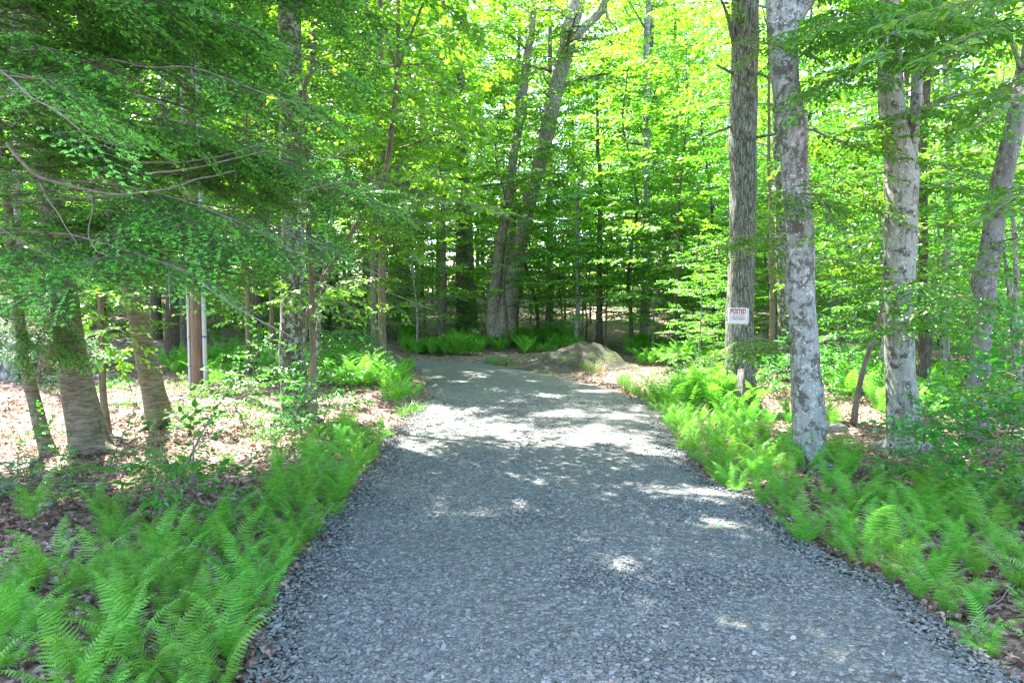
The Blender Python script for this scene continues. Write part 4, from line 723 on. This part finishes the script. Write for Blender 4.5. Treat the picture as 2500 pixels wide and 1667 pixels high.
def free(x, y, d): return all((x - a) ** 2 + (y - b) ** 2 > d * d for a, b in taken)
gpts = []
for a, b_, c_2, d_ in GAPS:
    for s_ in (-1, 0, 1): gpts.append(G(a + s_ * c_2, b_))
gpts = np.array(gpts)
def blocks(x, y, H, rad, hl):
    """does a crown of this size stand between a sun patch and the sun"""
    for h in np.linspace(hl, H, 6):
        q = np.array([x, y]) - S[:2] / S[2] * h
        if (np.hypot(gpts[:, 0] - q[0], gpts[:, 1] - q[1]) < rad * (1 - .4 * h / H)).any(): return True
    return False
def scatter(n, kinds, y0, y1, mind, H, rad, hl, names, cat, margin, sc=(.85, 1.15), roadgap=1.2, view=None, power=1.):
    k = 0; tries = 0
    while k < n and tries < n * 60:
        tries += 1; y = y0 + (y1 - y0) * rng.random() ** power; x = rng.uniform(-1, 1) * (y * .80 + margin)
        if not free(x, y, mind): continue
        if rdist(np.array([x]), np.array([y]))[0] < roadgap: continue
        px = CX + x / y * F
        if view and not view(px, y): continue
        kn = kinds[rng.integers(len(kinds))]; s_ = rng.uniform(*sc)
        if blocks(x, y, H * s_, rad * s_, hl): continue
        taken.append((x, y)); nm, desc = names[kn[:-1]]; q_ = (s_ - sc[0]) / (sc[1] - sc[0]); desc = ('shorter ' if q_ < .33 else 'taller ' if q_ > .67 else '') + desc; lab = desc + ' ' + sector(x, y) + ', ' + band(y); place(nm, kn, x, y, lab, cat, desc + ' ' + sector(x, y), s_); k += 1
    print(cat, kinds[0], k)
NM = {'beech_understory': ('young_beech', 'young layered beech'), 'maple_understory': ('young_maple', 'young bright maple'), 'maple_canopy': ('maple_tree', 'tall maple'), 'beech_canopy': ('beech_tree', 'tall grey beech'), 'shrub': ('leafy_shrub', 'low leafy shrub'), 'seedling': ('tree_seedling', 'small leafy seedling')}
scatter(40, ['maple_canopy0', 'maple_canopy1', 'maple_canopy2', 'beech_canopy0', 'beech_canopy1'], 28, 62, 2.6, 19, 3.4, 6, NM, 'tree', 4, (.9, 1.25), view=lambda px, y: not (1370 < px < 1440 and y < 40) and not (930 < px < 1500 and y < 35))
scatter(14, ['beech_understory0', 'beech_understory1', 'maple_understory0', 'maple_understory1', 'maple_understory2'], 20.5, 25.5, 1.2, 7, .7, 3, NM, 'young tree', -1, (.45, .85), view=lambda px, y: px > 900 and px < 1700 and not (1090 < px < 1290 and y < 25))
scatter(38, ['beech_understory0', 'beech_understory1', 'beech_understory2', 'maple_understory0', 'maple_understory1', 'maple_understory2'], 21.5, 34, 1.2, 7, 1.2, 1.5, NM, 'young tree', 1, (.8, 1.2))
scatter(46, ['beech_understory0', 'beech_understory1', 'beech_understory2', 'maple_understory0', 'maple_understory1'], 34, 52, 2.0, 7, 1.4, 1.5, NM, 'young tree', 1, (.95, 1.5))
scatter(14, ['beech_understory0', 'beech_understory1', 'beech_understory2'], 10.5, 20, 1.7, 7, 1.4, 1.5, NM, 'young tree', 2, (.7, 1.05), view=lambda px, y: px > 1780)
scatter(9, ['beech_canopy0', 'beech_canopy1', 'maple_canopy0'], 14, 24, 2.6, 17, 2.6, 5, NM, 'tree', 2, (.8, 1.0), view=lambda px, y: px > 1800)
scatter(12, ['maple_understory0', 'maple_understory1', 'maple_understory2', 'beech_understory0'], 15, 22, 1.5, 7, 1.1, 1.5, NM, 'young tree', 1, (.6, .95), view=lambda px, y: px < 860 and px > -100)
scatter(8, ['maple_canopy0', 'maple_canopy2'], 21, 30, 2.6, 17, 2.2, 6, NM, 'tree', 3, (.85, 1.0), view=lambda px, y: px < 900)
# bright young maples right of the mound, in full sun
for px, y, s_, kn in ((1560, 19, 1.15, 'maple_understory0'), (1640, 21, 1.3, 'maple_understory2'), (1450, 21.5, 1.25, 'maple_understory1'), (1600, 13.6, .42, 'beech_understory1'), (1765, 18, .8, 'maple_understory1'), (1655, 15.4, .45, 'maple_understory2')):
    place('young_maple' if 'maple' in kn else 'young_beech', kn, P(px, 800, y)[0], y, 'sunlit yellow green %s %s' % ('maple' if 'maple' in kn else 'beech sapling', {1560: 'standing behind the right foot of the soil mound', 1640: 'directly left of and behind the sign tree', 1450: 'just behind the crest of the soil mound', 1600: 'spread low between mound and sign tree', 1765: 'seen between the sign tree and the pale beech', 1655: 'low against the left side of the sign tree'}[px]), 'young tree', None, s_)
scatter(80, ['shrub0', 'shrub1', 'shrub2'], 21.5, 36, .7, 1.5, .3, .3, NM, 'shrub', 0, (1.0, 2.0), .6)
scatter(26, ['shrub0', 'shrub1', 'shrub2'], 8.5, 19, .8, 1.5, .2, .3, NM, 'shrub', 0, (.5, 1.1), .9, view=lambda px, y: px > 1780 and y > 11)
scatter(14, ['shrub0', 'shrub1'], 13, 20, .8, 1.5, .1, .3, NM, 'shrub', 0, (.6, 1.0), .6, view=lambda px, y: px < 880 and px > 480)
for i, (px, py, s_, lab) in enumerate(((628, 1045, .32, 'low leafy shrub left of the lichened trunk foot'), (735, 985, .62, 'leafy shrub right of the lichened trunk foot'), (700, 1030, .5, 'small shrub in front of the lichened trunk'), (560, 985, .68, 'open leafy sapling left of the lichened trunk'), (480, 1000, .5, 'broad leaved sapling nearest the spreading roots'), (340, 1110, .24, 'small leafy sprig on the shaded leaf litter'), (170, 1180, .24, 'low green sprig near the mossy stone'), (40, 1150, .26, 'leafy sprig at the left edge below the thin trunk'), (2130, 1145, .5, 'dark green bush in front of the forked beech'), (2260, 1160, .85, 'dark leafy bush at the right edge above the ferns'), (2340, 1100, .95, 'tall leafy bush in the right corner'), (2200, 1090, .5, 'bush at the foot of the crooked tree'), (1590, 925, .45, 'small leafy sprig on sunlit litter by the drive'), (1600, 905, .4, 'second sprig left of the sign tree'), (2330, 1220, .6, 'low bush half hidden in the right ferns'), (800, 840, .8, 'yellow green shrub left of the slim brown tree'), (760, 870, .7, 'yellow green shrub behind the thin dark stem'))):
    x, y = G(px, py); place('leafy_shrub', ('shrub1', 'shrub2')[i % 2], x, y, lab, 'shrub', None, s_ * 1.4)
def sdl(px, py):
    a = ('at the left edge' if px < 150 else 'below the thick birch' if px < 300 else 'below the root footed birch' if px < 450 else 'left of the lichened trunk' if px < 620 else 'between the lichened trunk and the drive' if px < 1000 else 'in front of the sign tree' if px < 1770 else 'beside the pale beech' if px < 1960 else 'near the forked beech' if px < 2130 else 'near the crooked tree')
    b = 'on sunlit litter' if py < 1000 else 'on shaded litter' if py < 1120 else 'among the nearest litter'
    return 'small leafy seedling %s %s' % (b, a), 'seedling', 'seedlings %s %s' % (b, a)
for i in range(20):
    while True:
        px, py = (rng.uniform(20, 760), rng.uniform(900, 1250)) if i < 12 else (rng.uniform(1560, 2250), rng.uniform(880, 1050)); x, y = G(px, py)
        if rdist(np.array([x]), np.array([y]))[0] > .3: break
    place('tree_seedling', 'seedling%d' % (i % 2), x, y, *sdl(px, py), rng.uniform(.6, 1.1))
# far wood closing the view: one mass
T = Tree('maple1'); mb = MB(); n = 9000; y = rng.uniform(60, 78, n); x = rng.uniform(-1, 1, n) * y * .95; z = rng.uniform(0, 1, n) ** 1.5 * 33 + .045 * 40
a = rng.uniform(0, 6.28, n); fr = frames(np.stack([np.cos(a), np.sin(a), rng.normal(0, .3, n)], -1), np.stack([rng.normal(0, .3, n), rng.normal(0, .3, n), np.ones(n)], -1)) * (rng.uniform(4.5, 8, n))[:, None, None]
v_ = rng.integers(0, 4, n)
for i in range(4): mb.bake(SP['maple1'][i], fr[v_ == i], np.stack([x, y, z + 1.2], -1)[v_ == i])
for i in range(60): xx, yy = rng.uniform(-60, 60), rng.uniform(60, 76); tube(mb, [(xx, yy, 0), (xx + rng.normal(0, .5), yy, 24)], [.22, .08], 6, 1)
tag(mb.build('far_wood', [M['maple'], M['bk_far']]), 'dense far-off deciduous wood closing the view', 'wood', kind='stuff')
# ------------------------------------------------------------------ ferns
FM = [fernpro(200 + i, 5 + i % 3, (.46, .52, .42, .54, .5, .38)[i % 6], 8, 20, .20).mesh('fern', [M['fern']]) for i in range(6)]
FL = [fernpro(300 + i, 7, .50, 0, 18, .2).proto() for i in range(4)]
cand = []
def area(n, fn):
    for i in range(n):
        x, y = fn(); cand.append((x, y))
def edge(side, i0, i1, w0, w1):
    def f():
        e = er if side > 0 else el; k = rng.integers(i0, i1); q = e[k]; t = e[min(k + 2, NR - 1)] - e[max(k - 2, 0)]; nn = np.array([t[1], -t[0]]) * side; nn = nn / np.linalg.norm(nn); o_ = w0 + (w1 - w0) * rng.random() ** 1.5; return tuple(q + nn * o_)
    return f
eli = lambda y: int(np.argmin(np.abs(el[:, 1] - y) + 5 * (el[:, 0] < -5))); eri = lambda y: int(np.argmin(np.abs(er[:, 1] - y) + 5 * (er[:, 0] < -5)))
area(210, edge(-1, eli(1.6), eli(6.3), .03, .72)); area(50, edge(-1, eli(6.3), eli(9), .1, .8))
area(210, edge(1, eri(2.2), eri(9.8), .03, 1.1)); area(60, edge(1, eri(9), eri(11), .1, 1.4))
area(95, lambda: tuple(G(rng.uniform(-100, 620), rng.uniform(1370, 1650)))); area(13, lambda: tuple(G(rng.uniform(200, 700), rng.uniform(1080, 1370)))); area(16, lambda: tuple(G(rng.uniform(30, 380), rng.uniform(1200, 1400))))
area(60, lambda: tuple(G(rng.uniform(1640, 1980), rng.uniform(955, 1130)))); area(60, lambda: tuple(G(rng.uniform(1950, 2350), rng.uniform(1130, 1350))))
area(26, lambda: (P(rng.uniform(820, 930), 800, 1)[0] * 14.5, rng.uniform(12.5, 16.5))); area(10, lambda: tuple(G(rng.uniform(885, 945), rng.uniform(895, 930))))
cand = np.array(cand); d = rdist(cand[:, 0], cand[:, 1]); near = cand[d > .0]
pts_ = []
for p in near:
    if all((p[0] - q[0]) ** 2 + (p[1] - q[1]) ** 2 > .022 for q in pts_): pts_.append(p)
pts_ = sorted(pts_, key=lambda p: p[0] ** 2 + p[1] ** 2); things, rest = pts_[:290], pts_[290:]
def fernlabel(x, y):
    px, py, _ = proj(np.array([x, y, 0.])); s_ = 'right' if x > el[eli(y)][0] + 1 else 'left'
    if s_ == 'left': return 'lacy green fern ' + ('in the bank at the bottom left corner' if py > 1370 else 'along the left verge of the gravel' if px > 500 else 'scattered over brown leaf litter at left' if py > 1000 else 'by the foot of the slim brown tree')
    return 'lacy green fern ' + ('in the bank at the bottom right corner' if py > 1300 else 'around the foot of the pale lichen beech' if py > 1040 else 'in front of the sign tree' if py > 940 else 'along the far right verge')
for i, (x, y) in enumerate(things):
    o = bpy.data.objects.new('fern', FM[i % 6]); COL.objects.link(o); px, py, _ = proj(np.array([x, y, 0.])); s_ = rng.uniform(.62, .93) * (.92 if abs(rdist(np.array([x]), np.array([y]))[0]) < .3 else 1)
    o.location = (x, y, tz(x, y) - .01); o.rotation_euler = (rng.normal(0, .1), rng.normal(0, .1), rng.uniform(0, 6.28)); o.scale = (s_,) * 3; d_ = abs(rdist(np.array([x]), np.array([y]))[0]); l = fernlabel(x, y).replace('lacy green', ('tall' if s_ > .83 else 'small' if s_ < .70 else 'medium') + ' lacy') + (', fronds over the gravel edge' if d_ < .22 else ', further from the drive' if d_ > .8 else ''); tag(o, l, 'fern', l.replace('lacy fern', 'ferns'))
rest = list(rest)
for i in range(900):
    c = rng.random()
    if c < .55: px = rng.uniform(925, 1330); y = rng.uniform(20.4, 25); rest.append((P(px, 800, y)[0], y))
    elif c < .75: px = rng.uniform(1440, 1640); y = rng.uniform(17, 23); rest.append((P(px, 800, y)[0], y))
    elif c < .92: px = rng.uniform(380, 860); y = rng.uniform(13, 18); rest.append((P(px, 800, y)[0], y))
    else: px = rng.uniform(1900, 2350); y = rng.uniform(9, 14); rest.append((P(px, 800, y)[0], y))
rest = np.array(rest); rest = rest[(rdist(rest[:, 0], rest[:, 1]) > .1) & (vn(rest[:, 0] * 1.3, rest[:, 1] * 1.3, 7) > -.12)]; mb = MB(); n = len(rest); A = rotz(rng.uniform(0, 6.28, n)) * (rng.uniform(.7, 1.3, n) * (1.05 + .5 * vn(rest[:, 0], rest[:, 1], 4)))[:, None, None]; v_ = rng.integers(0, 4, n)
Tt = np.stack([rest[:, 0], rest[:, 1], terrain(rest[:, 0], rest[:, 1])], -1)
for i in range(4): mb.bake(FL[i], A[v_ == i], Tt[v_ == i])
tag(mb.build('fern_bed', [M['fern']]), 'bed of ferns carpeting the ground at the bend and deeper in the wood', 'ferns', kind='stuff')
# ------------------------------------------------------------------ grass tufts
GM = [bladepro(400 + i, 110, .34, .11).mesh('grass_tuft', [M['grass']]) for i in range(3)]; GD = bladepro(410, 160, .4, .2).mesh('grass_tuft', [M['straw']])
for i, (px, py, s_, lab) in enumerate(((1345, 858, 1.0, 'beside the drive below the soil mound'), (1365, 862, 1.0, 'beside the drive below the soil mound'), (1330, 855, .8, 'beside the drive below the soil mound'), (1435, 888, 1., 'on the far right verge'), (1450, 900, 1.2, 'on the far right verge'), (1468, 905, 1.1, 'on the far right verge'), (1480, 918, 1.2, 'on the far right verge'), (1495, 928, 1.0, 'on the far right verge'), (1425, 880, .9, 'on the far right verge'), (1510, 945, .9, 'on the far right verge'), (1440, 878, 1.1, 'on the far right verge'), (1140, 836, 1.1, 'in front of the fern bed'), (1165, 838, 1.1, 'in front of the fern bed'), (1120, 833, 1.0, 'in front of the fern bed'), (1255, 845, .8, 'at the left foot of the mound'), (1225, 846, .7, 'at the left foot of the mound'), (945, 950, .9, 'at the left edge of the drive'), (960, 945, .8, 'at the left edge of the drive'), (925, 955, .8, 'at the left edge of the drive'), (1515, 800, 1.2, 'right of the soil mound'), (1300, 836, .6, 'at the front foot of the mound'), (1395, 838, .6, 'at the front foot of the mound'), (1425, 830, .8, 'at the front foot of the mound'), (1280, 842, .5, 'at the left foot of the mound'))):
    x, y = G(px, py); y = min(y, 21); o = bpy.data.objects.new('grass_tuft', GM[i % 3]); COL.objects.link(o); o.location = (x, y, tz(x, y) - .01); o.rotation_euler = (0, 0, i); o.scale = (s_,) * 3; tag(o, 'green grass tuft ' + lab, 'grass tuft', 'grass tufts ' + lab)
x, y = P(1462 / 1, 860, 15.2)[:2]; x = P(1372, 840, 15.2)[0]; o = bpy.data.objects.new('dry_grass_tuft', GD); COL.objects.link(o); o.location = (x, 15.3, tz(x, 15.3)); tag(o, 'clump of pale dry grass in front of the soil mound', 'grass tuft')
# ------------------------------------------------------------------ soil mound
mx, my = P(1346, 800, 17.0)[0], 17.2; n1, n2 = 90, 60; gx = np.linspace(-2.4, 2.2, n1); gy = np.linspace(-1.6, 2.0, n2); X, Y = np.meshgrid(gx, gy, indexing='ij')
rr = np.sqrt((X / np.where(X < 0, 1.25, 1.0)) ** 2 + (Y / 1.2) ** 2); r2_ = np.sqrt((X / np.where(X < 0, 2.1, 1.5)) ** 2 + (Y / 1.5) ** 2); Z = (.40 * np.cos(np.clip(rr, 0, 1) * math.pi / 2) ** .75 + .22 * np.clip(1 - r2_, 0, 1)) * (1 + .12 * vn(X * 2, Y * 2)) + (.07 * vn(X * 4, Y * 4, 2) + .04 * vn(X * 11, Y * 11, 3)) * np.clip(1.3 - rr, 0, 1) - .10 * smooth(.85, 1.05, r2_)
mb = MB(); idx = np.arange(n1 * n2).reshape(n1, n2); mb.add(np.stack([X, Y, Z], -1), None, np.stack([idx[:-1, :-1], idx[1:, :-1], idx[1:, 1:], idx[:-1, 1:]], -1).reshape(-1, 4)); o = mb.build('soil_mound', [M['soil']], None, True); o.location = (mx, my, tz(mx, my) + .02)
tag(o, 'rounded brown heap of soil with green moss beside the bend of the drive', 'soil mound')
# ------------------------------------------------------------------ rocks
def rock(px, py, sx_, sy_, sz_, label, seed, mat='rock', Yd=None):
    x, y = G(px, py) if Yd is None else (P(px, py, Yd)[0], Yd); r = np.random.default_rng(seed); th = np.linspace(0, 2 * math.pi, 22, endpoint=False); ph_ = np.linspace(-1.2, 1.45, 12); mb = MB(); T_, Pp = np.meshgrid(th, ph_)
    k = 1 + .28 * vn(np.cos(T_) * 1.5 + seed, np.sin(T_) * 1.5, Pp * 1.5) + .10 * vn(np.cos(T_) * 4 + seed, np.sin(T_) * 4, Pp * 4); V = np.stack([np.cos(T_) * np.cos(Pp) * k * sx_, np.sin(T_) * np.cos(Pp) * k * sy_, np.clip(np.sin(Pp) * k, -.8, .72) * sz_], -1).reshape(-1, 3)
    V = np.vstack([V, V[-22:].mean(0), V[:22].mean(0)]); Q = [(a * 22 + b, a * 22 + (b + 1) % 22, (a + 1) * 22 + (b + 1) % 22, (a + 1) * 22 + b) for a in range(11) for b in range(22)]; n_ = 12 * 22
    mb.add(V, [(n_, 11 * 22 + b, 11 * 22 + (b + 1) % 22) for b in range(22)] + [(n_ + 1, (b + 1) % 22, b) for b in range(22)], Q); o = mb.build('rock', [M[mat]], None, False); o.location = (x, y, tz(x, y) + sz_ * .15); o.rotation_euler = (0, 0, r.uniform(0, 3)); tag(o, label, 'rock')
rock(126, 872, .28, .18, .12, 'mossy angular stone left of the thick birch', 1); rock(240, 848, .3, .2, .12, 'grey stone behind the thin straight stem, upper', 2); rock(232, 868, .26, .2, .1, 'flat pale stone behind the thick birch', 3); rock(285, 935, .42, .24, .07, 'long flat stone between the two banded birches', 4); rock(262, 865, .22, .15, .08, 'small light stone right of the thin straight stem', 5)
rock(60, 1068, .2, .14, .07, 'low mossy stone under the thin leaning trunk', 6); rock(428, 1072, .07, .05, .045, 'small dark stone on shaded leaf litter', 7, 'darkrock'); rock(100, 1185, .09, .08, .05, 'small grey stone in brown litter at left', 8); rock(2, 1130, .16, .14, .08, 'moss covered stone at the left edge', 9)
rock(1905, 990, .2, .16, .11, 'rough grey rock hidden in ferns behind the lichen beech', 10); rock(2110, 960, .35, .3, .12, 'low grey rock between the forked beech and crooked tree', 11); rock(50, 845, .4, .3, .16, 'dark stone heap end at far left', 12, 'rock', 16.5); rock(100, 850, .35, .3, .13, 'dark stone lying right of the heap at far left', 13, 'rock', 16.8); rock(410, 925, .3, .2, .05, 'flat pale stone right of the root footed birch', 14)
# ------------------------------------------------------------------ rotten stump
x, y = P(128, 860, 15.6)[0], 15.6; e = empty('rotten_stump', (x, y, tz(x, y)), 'tall broken mossy stump left of the thick birch', 'stump'); mb = MB()
tube(mb, resample([(x, y, tz(x, y) - .1), (x, y, .5), (x + .03, y, .95)], 24), np.linspace(.32, .2, 24), 40, 0, lambda th, pt: 1 + .35 * np.abs(vn(np.cos(th)[None] * 3, np.sin(th)[None] * 3, pt[:, 2:3] * .8)) + .3 * np.exp(-pt[:, 2:3] / .15) * np.cos(th * 4)[None] ** 2); mb.build('trunk', [M['rotten']], e, True)
mb = MB()
for k in range(11):
    a = k * .571; q = np.array([x + math.cos(a) * .19, y + math.sin(a) * .19, .85]); h_ = rng.uniform(.12, .34); mb.add([q + [.05, 0, 0], q + [0, .05, 0], q + [-.05, 0, 0], q + [0, -.05, 0], q + [rng.normal(0, .02), rng.normal(0, .02), h_]], [(0, 1, 4), (1, 2, 4), (2, 3, 4), (3, 0, 4)])
mb.build('splinter', [M['rotten']], e)['kind'] = 'stuff'
# dead wood slab against the sign tree
p0, p1 = P(1703, 948, 9.75), P(1709, 850, 9.95); p0[2] = tz(p0[0], p0[1]) - .05; mb = MB(); c = resample([p0, (p0 + p1) / 2 + [-.012, 0, 0], p1], 26)
tube(mb, c, np.linspace(.14, .105, 26), 22, 0, lambda th, pt: (1 - .2 * np.abs(np.sin(th))[None] ** 2) * (1 + .12 * vn(np.cos(th)[None] * 4, np.sin(th)[None] * 4, pt[:, 2:3] * 3))); tag(mb.build('dead_wood_slab', [M['deadwood']], None, False), 'weathered grey slab of dead wood leaning on the sign tree', 'dead wood')
# fallen branch in the sunny litter
for nm, q, r0, lab in (('fallen_branch', [(1735, 862, 12.6), (1790, 850, 12.9), (1850, 846, 13.2)], .03, 'thin fallen branch on sunlit litter between sign tree and beech'), ('fallen_branch', [(235, 1040, 7.9), (300, 1030, 8), (360, 1035, 8)], .014, 'fallen twig at the foot of the thick birch'), ('fallen_branch', [(0, 1165, 5.7), (90, 1140, 6), (170, 1150, 5.9)], .012, 'fallen twig at the left edge'), ('fallen_branch', [(640, 1120, 6.3), (560, 1100, 6.5), (500, 1110, 6.5)], .010, 'fallen twig in front of the lichened trunk')):
    pp = np.array([P(*a) for a in q]); pp[:, 2] = terrain(pp[:, 0], pp[:, 1]) + r0 + .01; mb = MB(); tube(mb, along(pp, 20) + .01 * np.stack([vn(np.arange(20.) * .6, i_) for i_ in range(3)], -1), np.linspace(r0, r0 * .4, 20), 8); tag(mb.build(nm, [M['twiggrey']], None, True), lab, 'branch')
# ------------------------------------------------------------------ utility pole with conduits
x, y = P(455, 850, 13)[0], 13.; g = tz(x, y); e = empty('utility_pole', (x, y, g), 'round brown wooden utility pole with grey conduits, behind the hemlock boughs', 'utility pole')
mb = MB(); tube(mb, np.stack([np.full(30, x), np.full(30, y), np.linspace(g - .2, 8.2, 30)], -1), np.linspace(.118, .095, 30), 28); mb.build('pole', [M['pole']], e, True)
for dx, dy, r_, h_ in ((-.145, -.03, .027, 8.0), (.15, -.03, .042, 7.6)):
    mb = MB(); tube(mb, np.stack([np.full(20, x + dx), np.full(20, y + dy), np.linspace(g - .1, h_, 20)], -1), np.full(20, r_), 16); o = mb.build('conduit', [M['conduit']], e, True)
    for zz in (.45, 1.0, 2.2, 3.6): mb = MB(); tube(mb, [(x + dx, y + dy, zz), (x + dx, y + dy, zz + .03)], [r_ + .006] * 2, 16); b_ = mb.build('strap', [M['tape' if dx > 0 else 'steel']], e, True)
# ------------------------------------------------------------------ the sign
def text(body, size, mat, x, z, parent, name, sx_=1., off=0.):
    cu = bpy.data.curves.new('t', 'FONT'); cu.body = body; cu.size = size; cu.align_x = 'CENTER'; cu.align_y = 'CENTER'; cu.offset = off; cu.extrude = .0006; cu.resolution_u = 4
    o = bpy.data.objects.new('t', cu); COL.objects.link(o); bpy.context.view_layer.update(); me = bpy.data.meshes.new_from_object(o); bpy.data.objects.remove(o)
    me.materials.clear(); me.materials.append(M[mat]); q = bpy.data.objects.new(name, me); COL.objects.link(q); q.parent = parent; q.location = (x, -.0042, z); q.rotation_euler = (R(90), 0, 0); q.scale = (sx_, 1, 1); return q
Ys = 10.25 - .262; cl = P(1696.5, 725, Ys); SW, SH = 47.5 / F * Ys, 36.5 / F * Ys
e = empty('posted_sign', cl, 'small white POSTED notice with red lettering nailed to the grey tree', 'sign'); e.rotation_euler = (R(-2), R(2.0), R(4))
mb = MB(); a_ = SW / 2; b2 = SH / 2; rc = .012; pr_ = [(sx_ * (a_ - rc) + rc * math.cos(t_), sz_ * (b2 - rc) + rc * math.sin(t_)) for sx_, sz_, t0 in ((1, 1, 0), (-1, 1, 90), (-1, -1, 180), (1, -1, 270)) for t_ in (R(t0), R(t0 + 45), R(t0 + 90))]
V = [(u, -.002, v) for u, v in pr_] + [(u, .002, v) for u, v in pr_] + [(0, -.002, 0), (0, .002, 0)]; n_ = 12; mb.add(V, [(24, i, (i + 1) % 12) for i in range(12)] + [(25, 12 + (i + 1) % 12, 12 + i) for i in range(12)], [(i, 12 + i, 12 + (i + 1) % 12, (i + 1) % 12) for i in range(12)])
o = mb.build('panel', [M['white']]); o.parent = e
mb = MB()
def bar(x0, x1, z0, z1, m=0): mb.add([(x0, -.0035, z0), (x1, -.0035, z0), (x1, -.0035, z1), (x0, -.0035, z1), (x0, -.001, z0), (x1, -.001, z0), (x1, -.001, z1), (x0, -.001, z1)], None, [(0, 1, 2, 3), (0, 4, 5, 1), (1, 5, 6, 2), (2, 6, 7, 3), (3, 7, 4, 0)], m)
i_ = .016; t_ = .004
bar(-a_ + i_, a_ - i_, b2 - i_ - t_, b2 - i_); bar(-a_ + i_, a_ - i_, -b2 + i_, -b2 + i_ + t_); bar(-a_ + i_, -a_ + i_ + t_, -b2 + i_ + t_, b2 - i_ - t_); bar(a_ - i_ - t_, a_ - i_, -b2 + i_ + t_, b2 - i_ - t_); o = mb.build('border', [M['red']]); o.parent = e
def fit(q, w_, h_):
    vs_ = np.array([v.co[:] for v in q.data.vertices]); sz = vs_.max(0) - vs_.min(0); q.scale = (w_ / sz[0], h_ / sz[1], 1)
fit(text('POSTED', .08, 'red', -.008, b2 * .50, e, 'lettering', 1, .0026), SW * .76, SH * .32)
fit(text('PRIVATE PROPERTY', .02, 'ink', -.008, b2 * .02, e, 'lettering', 1, .0004), SW * .66, SH * .055)
for k, tx in enumerate(('HUNTING, FISHING, TRAPPING OR', 'TRESPASSING FOR ANY PURPOSE', 'IS STRICTLY FORBIDDEN', 'VIOLATORS WILL BE PROSECUTED')): fit(text(tx, .015, 'red' if k != 2 else 'ink', -.004, b2 * (-.17 - .125 * k), e, 'lettering', 1, .0002), SW * (.74, .72, .56, .74)[k], SH * .04)
for sx_ in (-1, 1):
    for sz_ in (-1, 1): mb = MB(); tube(mb, [(sx_ * (a_ - .008), -.005, sz_ * (b2 - .008)), (sx_ * (a_ - .008), .0, sz_ * (b2 - .008))], [.003, .003], 8); o = mb.build('nail', [M['steel']]); o.parent = e
# ------------------------------------------------------------------ leaf litter, road debris
lp = leafpro(.6, 0, 0, .22, .3); n = 52000; y = 2 + 17 * rng.random(n) ** 1.25; x = rng.uniform(-1, 1, n) * (y * .78 + .6); d = rdist(x, y); k = (d > -.05 + .12 * vn(x * 2, y * 2)) | (rng.random(n) < .004); x, y, d = x[k], y[k], d[k]; n = len(x)
A = rrot(n, .38) * rng.uniform(.03, .068, n)[:, None, None]; mb = MB(); mb.bake(lp, A, np.stack([x, y, terrain(x, y, d) + rng.uniform(.006, .035, n) + np.where(d < .1, .045, 0)], -1))
tag(mb.build('leaf_litter', [M['deadleaf']]), 'carpet of curled brown and pinkish dead leaves under the trees', 'leaf litter', kind='stuff')
mb = MB()
for i in range(230):
    y = 2.5 + 15 * rng.random() ** 1.2; x = rng.uniform(-1, 1) * y * .78
    if rdist(np.array([x]), np.array([y]))[0] < .1: continue
    a = rng.uniform(0, 3.14); l = rng.uniform(.15, .7); t_ = np.linspace(-.5, .5, 7); xx = x + np.cos(a) * l * t_ + rng.normal(0, .008, 7); yy = y + np.sin(a) * l * t_ + rng.normal(0, .008, 7); r_ = rng.uniform(.003, .009)
    tube(mb, np.stack([xx, yy, terrain(xx, yy) + .03 + rng.uniform(0, .03) + .05 * rng.random() * t_], -1), np.linspace(r_, r_ * .5, 7), 5)
tag(mb.build('fallen_twigs', [M['twiggrey']], None, True), 'dry fallen twigs strewn over the leaf litter', 'twigs', kind='stuff')
lp = leafpro(.5, 1); n = 260; y = 3 + 11 * rng.random(n) ** 1.3; x = rng.uniform(-2, 3.5, n); k = rdist(x, y) < 0; x, y = x[k], y[k]; n = len(x); mb = MB()
for i in range(n):
    for j in range(rng.integers(2, 7)): a = rng.uniform(0, 6.28); s_ = rng.uniform(.008, .022); mb.bake(lp, frames(np.array([[math.cos(a), math.sin(a), rng.uniform(.2, 1.2)]]), np.array([[0, 0, 1.]])) * s_, np.array([[x[i] + rng.normal(0, .012), y[i] + rng.normal(0, .012), .05]]))
tag(mb.build('weeds', [M['grass']]), 'tiny green weeds sprouting through the crushed stone', 'weeds', kind='stuff')
x, y = G(1650, 1230); mb = MB(); V = [(0, 0, 0)] + [(.05 * (1.0 if i % 2 == 0 else .5) * math.cos(i * 2 * math.pi / 10 + .3), .05 * (1.0 if i % 2 == 0 else .5) * math.sin(i * 2 * math.pi / 10 + .3), .004 * (i % 3)) for i in range(10)]; mb.add(V, [(0, i + 1, (i + 1) % 10 + 1) for i in range(10)]); o = mb.build('fallen_leaf', [M['greenleaf']]); o.location = (x, y, .068); tag(o, 'single fresh pale green lobed leaf lying on the gravel', 'leaf')
